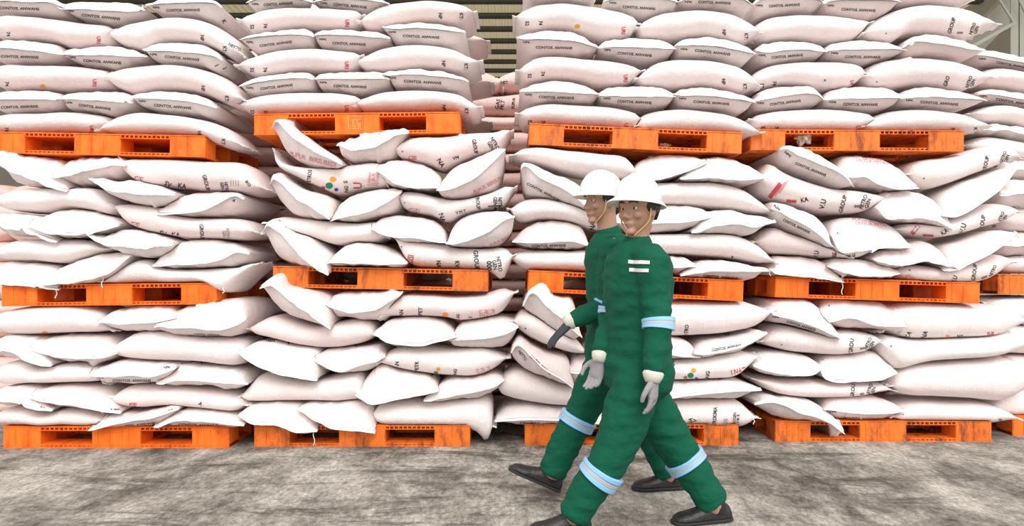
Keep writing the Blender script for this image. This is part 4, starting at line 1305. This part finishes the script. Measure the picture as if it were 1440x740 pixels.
# loose threads hanging from sewn corners, and bits of litter lying in two pallets
for (px, py, L) in ((79, 406, 15), (144, 399, 17), (1186, 394, 20), (442, 609, 22), (1080, 382, 10), (317, 411, 8), (1183, 604, 6), (1066, 590, 8)):
    r = owner_at(px, py) or owner_at(px - 4, py - 3) or owner_at(px + 3, py - 4)
    if r is None:
        continue
    h = r['bvh'].find_nearest(P(px, py, r['Y']))
    a = h[0] - r['org']
    k = r['Y'] / F
    pl = [a + Vector((math.sin(i * 1.3 + px) * 0.006, -0.006 - 0.001 * i, -L * k * i / 6)) for i in range(7)]
    link('loose_thread', MB().tube(pl, 0.0028, 4).mesh('loose_thread'), r['o'], mats=[M_HEM])
def litter(px, py, Y, rx, rz, mat, name, label, seed):
    c = P(px, py, Y)
    bm = bmesh.new()
    bmesh.ops.create_icosphere(bm, subdivisions=3, radius=1.0)
    for v in bm.verts:
        n_ = mnoise.noise(v.co * 2.1 + Vector((seed, 0, 0)))
        v.co = Vector((v.co.x * rx, v.co.y * rx * .8, v.co.z * rz)) * (1 + 0.9 * n_)
    z0 = min(v.co.z for v in bm.verts)
    for v in bm.verts:
        v.co.z -= z0
    me = bpy.data.meshes.new(name)
    bm.to_mesh(me)
    bm.free()
    o = link(name, me, None, Vector((c.x, c.y, c.z)), [mat], label=label, category='litter')
litter(1129, 208, 4.74, 0.055, 0.050, simple('dull_film', (0.42, 0.41, 0.36), 0.3), 'crumpled_film', 'crumpled grey plastic film stuck in the upper right pallet', 3.0)
litter(934, 208.5, 4.70, 0.035, 0.014, simple('dusty_paper', (0.45, 0.33, 0.28), 0.8), 'paper_scrap', 'small dusty paper scrap inside the upper middle pallet', 8.0)
# ------------------------------------------------------------------ roof truss at the upper right
tr = bpy.data.objects.new('roof_truss', None)
COL.objects.link(tr)
tr.location = P(1432, 385, 12.0)
tr.location.z = 0
tr['label'], tr['category'] = 'pale grey steel truss with post and braces behind the far right sacks', 'truss'
def tpart(nm, *segs):
    mb = MB()
    for (a, b, w, h) in segs:
        mb.beam(P(*a) - tr.location, P(*b) - tr.location, w, h)
    return link(nm, mb.mesh(nm), tr, mats=[M_STEEL])
tpart('post', ((1432, 481, 12.0), (1432, -60, 12.0), 0.09, 0.05), ((1427, 481, 11.95), (1427, -60, 11.95), 0.02, 0.16), ((1438, 481, 11.95), (1438, -60, 11.95), 0.02, 0.16))
tpart('girder', ((1330, 102, 12.6), (1500, -75, 12.6), 0.10, 0.42))
tpart('girder_flange', ((1322, 92, 12.5), (1496, -92, 12.5), 0.26, 0.03))
tpart('brace', ((1366, 66, 11.9), (1427, 32, 11.9), 0.05, 0.06))
tpart('brace', ((1398, -12, 11.9), (1427, 34, 11.9), 0.03, 0.035))
tpart('brace', ((1424, -20, 11.8), (1446, 26, 11.8), 0.03, 0.035))

# ------------------------------------------------------------------ people
M_SKIN = simple('skin', (0.40, 0.225, 0.155), 0.5, 0.4)
M_HAIR = simple('black_hair', (0.018, 0.013, 0.011), 0.5)
M_COVERALL = simple('green_coverall_cloth', (0.0, 0.082, 0.044), 0.8, 0.25, 0.5, 45)
M_HAT = simple('white_hat_plastic', (0.80, 0.82, 0.80), 0.35, 0.5)
M_STRAP = simple('tan_strap', (0.55, 0.33, 0.12), 0.7)
M_SHOE = simple('black_leather', (0.014, 0.013, 0.013), 0.45, 0.5, 0.3, 60)
M_SOLE = simple('black_rubber', (0.02, 0.02, 0.02), 0.8)
M_GLOVE_GREY = simple('grey_glove_cloth', (0.30, 0.28, 0.29), 0.85, 0.2, 0.4, 90)
M_GLOVE_DARK = simple('dark_glove_cloth', (0.055, 0.06, 0.068), 0.85, 0.2, 0.4, 90)
M_CUFF = simple('off_white_knit', (0.66, 0.64, 0.56), 0.9, 0.1)
M_BAND = simple('light_blue_tape', (0.26, 0.52, 0.82), 0.35, 0.5)
M_SILVER = simple('silver_tape', (0.42, 0.45, 0.47), 0.3, 0.6)
M_PATCH = simple('pale_patch_cloth', (0.72, 0.74, 0.70), 0.8)
M_EYE = simple('eye_white', (0.78, 0.75, 0.70), 0.2)
M_IRIS = simple('dark_iris', (0.03, 0.018, 0.012), 0.15)
M_LIP = simple('lip_skin', (0.33, 0.14, 0.115), 0.45)

def loft(rings, cap=True):
    """rings: lists of points, all the same length"""
    n = len(rings[0])
    v = [p for r in rings for p in r]
    f = []
    for i in range(len(rings) - 1):
        for k in range(n):
            f.append((i * n + k, i * n + (k + 1) % n, (i + 1) * n + (k + 1) % n, (i + 1) * n + k))
    if cap:
        f.append(tuple(reversed(range(n))))
        f.append(tuple((len(rings) - 1) * n + k for k in range(n)))
    return v, f

def limb(joints, radii, n=14, sub=6, t0=0.0, t1=1.0, grow=0.0, cap=True):
    """tapered tube through the joints; t0..t1 take a piece of it"""
    q = crom([tuple(j) + (r,) for j, r in zip(joints, radii)], sub * (len(joints) - 1) * 2)
    a, b = int(round(t0 * (len(q) - 1))), int(round(t1 * (len(q) - 1)))
    idx = np.linspace(t0 * (len(q) - 1), t1 * (len(q) - 1), max(b - a, 2) + 1)
    q = np.stack([np.interp(idx, range(len(q)), q[:, k]) for k in range(4)], 1)
    rings = []
    for i in range(len(q)):
        d = Vector(q[min(i + 1, len(q) - 1)][:3] - q[max(i - 1, 0)][:3]).normalized()
        u = d.cross(Vector((0.13, 1, 0.21))).normalized()
        w = d.cross(u)
        r = q[i][3] + grow
        c = Vector(q[i][:3])
        rings.append([c + (u * math.cos(2 * math.pi * k / n) + w * math.sin(2 * math.pi * k / n)) * r for k in range(n)])
    if cap:
        for end in (0, -1):
            c = Vector(q[end][:3])
            d = Vector(q[0][:3] - q[1][:3]).normalized() if end == 0 else Vector(q[-1][:3] - q[-2][:3]).normalized()
            r = q[end][3] + grow
            for m_ in (0.5, 0.85):
                ring = [c + d * r * 0.8 * math.sin(m_ * math.pi / 2) + (p - c) * math.cos(m_ * math.pi / 2) for p in (rings[-1] if end else rings[0])] if m_ == 0.5 else None
                if ring:
                    if end == 0:
                        rings.insert(0, ring)
                    else:
                        rings.append(ring)
    return loft(rings)

def blob(c, ax, rx, ry, rz, n=16, m=10):
    """ellipsoid; ax = (x axis, y axis, z axis)"""
    rings = []
    for i in range(m + 1):
        a = -math.pi / 2 + math.pi * (i + 0.04) / (m + 0.08)
        rings.append([c + ax[0] * (rx * math.cos(a) * math.cos(2 * math.pi * k / n)) + ax[1] * (ry * math.cos(a) * math.sin(2 * math.pi * k / n)) + ax[2] * (rz * math.sin(a)) for k in range(n)])
    return loft(rings)

def join(parts):
    v, f = [], []
    for pv, pf in parts:
        b = len(v)
        v += list(pv)
        f += [tuple(b + i for i in q) for q in pf]
    return v, f

def fused(name, parts, voxel, smooth=4):
    """one continuous surface out of overlapping closed shapes"""
    v, f = join(parts)
    me = mesh_from(name, v, f)
    bm = bmesh.new()
    bm.from_mesh(me)
    bmesh.ops.recalc_face_normals(bm, faces=bm.faces)
    bm.to_mesh(me)
    bm.free()
    o = bpy.data.objects.new('fuse', me)
    COL.objects.link(o)
    r = o.modifiers.new('r', 'REMESH')
    r.mode = 'VOXEL'
    r.voxel_size = voxel
    if smooth:
        s = o.modifiers.new('s', 'SMOOTH')
        s.iterations = smooth
        s.factor = 0.5
    dg = bpy.context.evaluated_depsgraph_get()
    out = bpy.data.meshes.new_from_object(o.evaluated_get(dg))
    bpy.data.objects.remove(o)
    out.name = name
    out.polygons.foreach_set('use_smooth', [True] * len(out.polygons))
    return out

def frame(fwd, tilt_up=Vector((0, 0, 1))):
    f = fwd.normalized()
    s = tilt_up.cross(f).normalized()      # to the person's left
    u = f.cross(s).normalized()
    return f, s, u

def head_shapes(c, f, s, u):
    """skull, jaw, nose, brow, ears; c is the middle of the head, height 0.235"""
    sh = []
    n, rows = 28, 22
    rings = []
    for i in range(rows + 1):
        a = -math.pi / 2 + math.pi * (i + 0.05) / (rows + 0.1)
        z = math.sin(a)
        ring = []
        for k in range(n):
            b = 2 * math.pi * k / n
            x, y = math.cos(b) * math.cos(a), math.sin(b) * math.cos(a)
            hx, hy, hz = 0.098 * x, 0.077 * y, 0.118 * z
            if z < 0:     # narrower jaw, flat back of the neck, chin forward
                hy *= 1 - 0.24 * (-z) ** 1.5
                if x < 0:
                    hx *= 1 - 0.45 * (-z)
                else:
                    hx *= 1 - 0.06 * (-z)
                    hx += 0.012 * max(0, -z - 0.55) * 2 * max(x, 0)
            if x > 0:     # flatter face, eye hollows
                hx = 0.092 * (x ** 0.8) * (1 if z > 0 else 1 - 0.08 * -z)
                e = math.exp(-((z - 0.06) / 0.14) ** 2) * math.exp(-((abs(y) - 0.42) / 0.2) ** 2)
                hx -= 0.013 * e
            ring.append(c + f * hx + s * hy + u * hz)
        rings.append(ring)
    sh.append(loft(rings))
    P3 = lambda x, y, z: c + f * x + s * y + u * z
    sh.append(limb([P3(.083, 0, .018), P3(.098, 0, -.012), P3(.108, 0, -.03)], [.008, .010, .014], 10, 3))       # nose
    for q in (-1, 1):
        sh.append(blob(P3(.094, q * .012, -.034), (f, s, u), .012, .010, .009, 8, 6))                              # nostril wings
        sh.append(blob(P3(-.005, q * .079, -.008), (f, s, u), .020, .008, .033, 10, 8))                            # ears
        sh.append(limb([P3(.086, q * .012, .030), P3(.084, q * .032, .034), P3(.070, q * .052, .026)], [.007, .008, .006], 8, 3))  # brow
        sh.append(blob(P3(.066, q * .042, -.022), (f, s, u), .024, .022, .022, 10, 8))                             # cheek
    sh.append(limb([P3(.082, -.022, -.062), P3(.092, 0, -.060), P3(.082, .022, -.062)], [.005, .007, .005], 8, 4))
    sh.append(limb([P3(.080, -.018, -.071), P3(.089, 0, -.072), P3(.080, .018, -.071)], [.005, .008, .005], 8, 4))
    sh.append(blob(P3(.072, 0, -.100), (f, s, u), .022, .026, .018, 10, 8))                                        # chin
    return sh

def glove_shapes(wr, d, palm_n, spread=1.0, curl=0.5, side=1, L=0.19):
    """wrist, finger direction, direction the palm faces; side picks where the thumb is"""
    d = d.normalized()
    n = (palm_n - d * palm_n.dot(d)).normalized()
    t = d.cross(n).normalized() * side
    sh = []
    # palm
    rings = []
    for (q, w, h) in ((-.03, .030, .024), (0.0, .032, .023), (.04, .041, .020), (.085, .043, .017), (.098, .038, .012)):
        c = wr + d * q
        rings.append([c + t * (w * math.cos(2 * math.pi * k / 14)) + n * (h * math.sin(2 * math.pi * k / 14)) for k in range(14)])
    sh.append(loft(rings))
    for i, (off, ln) in enumerate(((.030, .072), (.010, .082), (-.011, .076), (-.031, .060))):
        b = wr + d * .088 + t * off
        a0 = curl * (0.55 + 0.12 * i)
        p = [b]
        ang = a0 * 0.6
        for seg in (0.45, 0.32, 0.23):
            dd = d * math.cos(ang) + n * math.sin(ang) + t * (off * 1.2 * spread)
            p.append(p[-1] + dd.normalized() * ln * seg)
            ang += a0
        sh.append(limb(p, [.0105, .0100, .0092, .0078], 8, 3))
    b = wr + d * .022 + t * .030
    sh.append(limb([b, b + t * .024 + d * .022 + n * .008, b + t * .034 + d * .052 + n * .020, b + t * .030 + d * .076 + n * .028], [.016, .0135, .0115, .009], 8, 3))
    return sh

def shoe_shapes(an, f, u, kn):
    """ankle point 0.095 above the sole; f toe direction, u up from the sole"""
    f = f.normalized()
    s = u.cross(f).normalized()
    u = f.cross(s)
    o = an - u * 0.095
    up, so = [], []
    for (x, w, h) in ((-.085, .022, .050), (-.072, .034, .080), (-.03, .040, .105), (.03, .042, .100), (.08, .046, .078), (.13, .051, .062), (.17, .049, .055), (.197, .036, .044), (.21, .018, .028)):
        ring = []
        for k in range(16):
            a = 2 * math.pi * k / 16
            c_, s_ = math.cos(a), math.sin(a)
            z = 0.022 + max(0.0, s_) ** 0.8 * (h - 0.022) if s_ > 0 else 0.022 + 0.008 * s_
            ring.append(o + f * x + s * (w * c_) + u * z)
        up.append(ring)
        so.append([o + f * (x * 1.02) + s * ((w + .005) * math.cos(2 * math.pi * k / 12)) + u * (0.013 + 0.013 * math.sin(2 * math.pi * k / 12)) for k in range(12)])
    lg = (kn - an).normalized()
    shaft = limb([o + u * .055 - f * .014, an, an + lg * .05, an + lg * .13], [.046, .050, .052, .054], 14, 3)
    return [loft(up), shaft], loft(so)

def hat_meshes(c, f, s, u):
    """full-brim safety helmet; c is the middle of its rim"""
    A, B, H = 0.124, 0.104, 0.130
    n, rows = 40, 12
    prof = [(1.0, 0.0)] + [(math.cos(a), math.sin(a)) for a in [math.pi / 2 * i / rows for i in range(1, rows)]] + [(0.02, 1.0)]
    rings = []
    for (r, z) in prof:
        ring = []
        for k in range(n):
            b = 2 * math.pi * k / n
            y = math.sin(b) * B * r
            ridge = 0.006 * math.exp(-((y) / 0.018) ** 2) * (z > 0.2) + 0.004 * math.exp(-((abs(y) - 0.045) / 0.012) ** 2) * (z > 0.2)
            ring.append(c + f * (math.cos(b) * A * r) + s * y + u * (H * z ** 0.9 + ridge))
        rings.append(ring)
    dome = loft(rings)
    br = []
    for (r, z) in ((0.97, 0.006), (1.0, 0.008), (1.12, -0.002), (1.27, -0.014), (1.29, -0.020), (1.26, -0.021), (1.12, -0.008), (0.97, 0.0)):
        ring = []
        for k in range(n):
            b = 2 * math.pi * k / n
            ext = 1 + (r - 1) * (1.12 if math.cos(b) > 0 else 0.85) * (0.8 + 0.2 * abs(math.cos(b))) if r > 1 else r
            ring.append(c + f * (math.cos(b) * A * ext) + s * (math.sin(b) * B * ext) + u * z)
        br.append(ring)
    return dome, loft(br, cap=False)

def person(label, base, J, facing, head_c, head_f, hat_u, gloves, grp):
    root = bpy.data.objects.new('person', None)
    COL.objects.link(root)
    root.location = base
    root['label'], root['category'], root['group'] = label, 'person', grp
    loc = lambda vf: ([p - base for p in vf[0]], vf[1])
    def add(nm, me, mat, parent=None, **kw):
        return link(nm, me, parent or root, mats=[mat], **kw)
    def addv(nm, shapes, mat, parent=None, smooth=True, **kw):
        v, f = join(shapes)
        me = mesh_from(nm, [p - base for p in v], f, smooth)
        bm = bmesh.new()
        bm.from_mesh(me)
        bmesh.ops.recalc_face_normals(bm, faces=bm.faces)
        bm.to_mesh(me)
        bm.free()
        return link(nm, me, parent or root, mats=[mat], **kw)
    F_, S_, U_ = frame(facing)
    # torso as rings from crotch to neck
    pel, che, nek = J['pelvis'], J['chest'], J['neck']
    def torso(g):
        spec = [(-0.13, .10, .10), (-0.08, .165, .135), (0.0, .180, .142), (0.09, .170, .130), (0.22, .165, .120)]
        rings = []
        ax = (che - pel)
        L = ax.length
        for (h, a, b) in spec:
            c = pel + ax * (h / L)
            rings.append([c + S_ * ((a + g) * math.cos(2 * math.pi * k / 24)) + F_ * ((b + g) * math.sin(2 * math.pi * k / 24)) for k in range(24)])
        for (t, a, b) in ((0.0, .185, .132), (0.45, .190, .125), (0.75, .160, .105), (0.95, .095, .085), (1.08, .062, .065)):
            c = che + (nek - che) * t
            rings.append([c + S_ * ((a + g) * math.cos(2 * math.pi * k / 24)) + F_ * ((b + g) * math.sin(2 * math.pi * k / 24)) for k in range(24)])
        return loft(rings)
    limbs_c = []
    for sd in ('l', 'r'):
        sh, el, wr = J['sh_' + sd], J['el_' + sd], J['wr_' + sd]
        hp, kn, an = J['hp_' + sd], J['kn_' + sd], J['an_' + sd]
        limbs_c.append(('arm', [che + (nek - che) * 0.45, sh, sh.lerp(el, .5), el, el.lerp(wr, .5), wr], [.07, .078, .068, .060, .055, .047]))
        limbs_c.append(('leg', [hp + Vector((0, 0, .06)), hp.lerp(kn, .35), kn, kn.lerp(an, .5), an + Vector((0, 0, -.02))], [.105, .112, .090, .084, .076]))
    hf, hs, hu = frame(head_f)
    neck_pts = [nek - Vector((0, 0, .05)), nek + (head_c - nek) * .35, head_c - hu * 0.06 - hf * 0.012]
    body_parts = [torso(-0.02), limb(neck_pts, [.060, .056, .058])] + head_shapes(head_c, hf, hs, hu)
    for k, j, r in limbs_c:
        body_parts.append(limb(j, [x * 0.72 for x in r]))
    body_parts.append(blob(J['an_l'] - Vector((0, 0, .02)), (F_, S_, U_), .05, .04, .05))
    body_parts.append(blob(J['an_r'] - Vector((0, 0, .02)), (F_, S_, U_), .05, .04, .05))
    me = fused('body', [loc(p) for p in body_parts], 0.0065, 2)
    body = add('body', me, M_SKIN)
    # clothes over it
    cov = [torso(0.012)] + [limb(j, r, cap=False) if k == 'leg' else limb(j, r) for k, j, r in limbs_c]
    me = fused('coverall', [loc(p) for p in cov], 0.011, 5)
    sd0 = len(label) * 0.37
    nrm = [v.normal.copy() for v in me.vertices]
    for v, nn in zip(me.vertices, nrm):
        p = v.co
        w = mnoise.noise(Vector((p.x * 9 + sd0, p.y * 9, p.z * 24))) * 0.010 + mnoise.noise(Vector((p.x * 22, p.y * 22 + sd0, p.z * 40))) * 0.004
        v.co = p + nn * (w + 0.002)
    me.update()
    cover = add('coverall', me, M_COVERALL, label='green work coverall')
    rec = dict(bvh=BVHTree.FromPolygons([v.co + base for v in me.vertices], [tuple(p.vertices) for p in me.polygons]), o=cover, org=base)
    # reflective tape round elbows and knees
    def band(k, t0, t1):
        w = (t1 - t0) / 3
        j, r = limbs_c[k][1], limbs_c[k][2]
        v, f = [], []
        for i, g in enumerate((.014, .013, .014)):
            vf = limb(j, r, 22, 30, t0 + w * i, t0 + w * (i + 1), g, cap=False)
            b = len(v)
            v += vf[0]
            f.append([tuple(b + x for x in q) for q in vf[1]])
        me = mesh_from('reflective_band', [p - base for p in v], f[0] + f[1] + f[2], True, [0] * len(f[0]) + [1] * len(f[1]) + [0] * len(f[2]))
        link('reflective_band', me, cover, mats=[M_BAND, M_SILVER], label='light blue and silver tape')
    for k, a, b in J['bands']:
        band(k, a, b)
    # collar
    addv('collar', [limb([nek + Vector((0, 0, -.02)), nek + (head_c - nek) * .12], [.074, .069], 18, 4)], M_COVERALL, cover)
    # gloves and cuffs
    for sd, (mat, dr, pn, curl, side, lab) in gloves.items():
        wr = J['wr_' + sd]
        me = fused('glove', [loc(p) for p in glove_shapes(wr + dr.normalized() * .03, dr, pn, 1.0, curl, side)], 0.0042, 2)
        g = add('glove', me, mat, label=lab)
        a = (wr - J['el_' + sd]).normalized()
        addv('cuff', [limb([wr + a * .012, wr + a * .026], [.047, .043], 16, 3)], M_CUFF, g, label='off-white knitted cuff')
    # shoes
    for sd, (tf, tu) in J['feet'].items():
        up, so = shoe_shapes(J['an_' + sd], tf, tu, J['kn_' + sd])
        me = fused('shoe', [loc(p) for p in up], 0.006, 2)
        s = add('shoe', me, M_SHOE, label='black leather safety shoe')
        addv('sole', [so], M_SOLE, s)
    # eyes, lips, hair, hat
    P3 = lambda x, y, z: head_c + hf * x + hs * y + hu * z
    for q in (-1, 1):
        e = addv('eye', [blob(P3(.0690, q * .032, .008), (hf, hs, hu), .0115, .0125, .0085, 12, 8)], M_EYE, body)
        addv('eyebrow', [limb([P3(.091, q * .014, .036), P3(.091, q * .034, .041), P3(.077, q * .054, .034)], [.003, .0045, .003], 6, 3)], M_HAIR, body)
    addv('iris', [blob(P3(.0785, q * .032, .008), (hf, hs, hu), .0035, .006, .006, 10, 6) for q in (-1, 1)], M_IRIS, body)
    addv('lips', [limb([P3(.086, -.019, -.066), P3(.0975, 0, -.0645), P3(.086, .019, -.066)], [.002, .0035, .002], 6, 4), limb([P3(.084, -.016, -.071), P3(.0955, 0, -.073), P3(.084, .016, -.071)], [.002, .004, .002], 6, 4)], M_LIP, body)
    hair = []
    for i in range(15):
        b = math.pi * (0.42 + 1.16 * i / 14)
        x, y = math.cos(b), math.sin(b)
        hair.append(limb([P3(.100 * x * .95 - .004, .081 * y, .055), P3(.098 * x - .004, .080 * y, .01), P3(.082 * x - .008, .070 * y, -.045 if abs(y) < .8 else -.012)], [.018, .017, .009], 8, 3))
    hme = fused('hair', [loc(p) for p in hair], 0.006, 2)
    add('hair', hme, M_HAIR, body, label='short black hair')
    tf, ts, tu = frame(hf - hu * 0.0, hat_u)
    tf = (hf - hat_u * hf.dot(hat_u)).normalized()
    ts = hat_u.cross(tf).normalized()
    rim = head_c + hu * 0.042 + hf * 0.004
    dome, brim = hat_meshes(rim, tf, ts, hat_u.normalized())
    hat = addv('hard_hat', [dome], M_HAT, label='white safety helmet')
    addv('brim', [brim], M_HAT, hat)
    addv('headband', [limb([rim - hat_u * .012, rim - hat_u * .002], [.088, .088], 24, 3)], M_STRAP, hat, label='tan inner headband')
    for q in (-1, 1):
        addv('chin_strap', [limb([rim + ts * (.088 * q) + tf * .02, P3(.03, q * .079, -.05), P3(.066, q * .02, -.118)], [.004, .004, .004], 6, 5)], M_STRAP, hat)
    return rec

def Q(px, py, y):
    return P(px, py, y)

UP = Vector((0, 0, 1))
# nearer man: left arm and left leg towards the viewer
Y1 = 3.14
J1 = dict(pelvis=Q(897, 520, Y1), chest=Q(896, 405, Y1), neck=Q(896, 345, Y1),
          sh_l=Q(916, 366, Y1 - .16), el_l=Q(926, 455, Y1 - .22), wr_l=Q(919, 522, Y1 - .26),
          sh_r=Q(876, 366, Y1 + .12), el_r=Q(860, 448, Y1 + .11), wr_r=Q(846, 496, Y1 + .04),
          hp_l=Q(899, 540, Y1 - .09), kn_l=Q(852, 655, Y1 - .12), an_l=Q(806, 728, Y1 - .10),
          hp_r=Q(896, 540, Y1 + .09), kn_r=Q(962, 645, Y1 + .08), an_r=Q(1004, 708, Y1 + .04),
          bands=[(0, .56, .66), (1, .50, .58), (3, .42, .52), (2, .42, .52)],
          feet={'l': (Vector((-1, -.12, 0)), UP), 'r': (Vector((-1, -.15, -0.02)), UP)})
for k in ('an_l', 'an_r'):
    J1[k].z = 0.095
J1['bands'] = [(0, .655, .725), (2, .62, .68), (1, .64, .72), (3, .64, .71)]
p1 = person('man in green coverall and white helmet striding left, nearer to the viewer', Vector((J1['pelvis'].x, Y1, 0)), J1,
            Vector((-0.9, -0.43, 0)), Q(898, 296, Y1 - .02), Vector((-0.72, -0.68, -0.06)), Vector((0.07, 0.04, 1)),
            {'l': (M_GLOVE_GREY, Vector((-.02, -.02, -1)), Vector((-.8, .5, 0)), .55, -1, 'grey cloth glove'),
             'r': (M_GLOVE_GREY, Vector((-.25, 0, -1)), Vector((-.6, -.7, 0)), .6, 1, 'grey cloth glove')},
            'two men in green coveralls walking past the sacks')
SACKS.append(p1)
put_print(899, 369, '@bar', 5.0, 2, M_PATCH, 6.0, p1, 'chest_tag', 0.004)
put_print(899, 380, '@bar', 5.0, 2, M_PATCH, 5.4, p1, 'chest_tag', 0.004)
SACKS.remove(p1)
Y2 = 3.64
J2 = dict(pelvis=Q(862, 486, Y2), chest=Q(861, 385, Y2), neck=Q(857, 332, Y2),
          sh_l=Q(864, 350, Y2 - .15), el_l=Q(852, 432, Y2 - .13), wr_l=Q(806, 450, Y2 - .15),
          sh_r=Q(862, 350, Y2 + .19), el_r=Q(885, 425, Y2 + .22), wr_r=Q(888, 475, Y2 + .22),
          hp_l=Q(858, 502, Y2 - .09), kn_l=Q(818, 580, Y2 - .10), an_l=Q(776, 656, Y2 - .10),
          hp_r=Q(866, 502, Y2 + .09), kn_r=Q(908, 595, Y2 + .06), an_r=Q(942, 667, Y2 + .02),
          bands=[(0, .66, .73), (1, .55, .62), (3, .55, .62), (2, .58, .64)],
          feet={'l': (Vector((-1, -.05, .46)), Vector((.46, 0, 1))), 'r': (Vector((-1, -.1, 0)), UP)})
J2['an_l'].z = 0.142
J2['an_r'].z = 0.095
p2 = person('man in green coverall and white helmet half hidden behind the nearer walker', Vector((J2['pelvis'].x, Y2, 0)), J2,
            Vector((-0.97, -0.2, 0)), Q(847, 284, Y2 - .02), Vector((-0.93, -0.34, -0.08)), Vector((0.02, 0.0, 1)),
            {'l': (M_GLOVE_DARK, Vector((-.72, -.05, -.70)), Vector((.55, .2, -.8)), .25, -1, 'dark cloth glove'),
             'r': (M_GLOVE_DARK, Vector((-.1, 0, -1)), Vector((-.6, -.7, 0)), .6, 1, 'dark cloth glove')},
            'two men in green coveralls walking past the sacks')
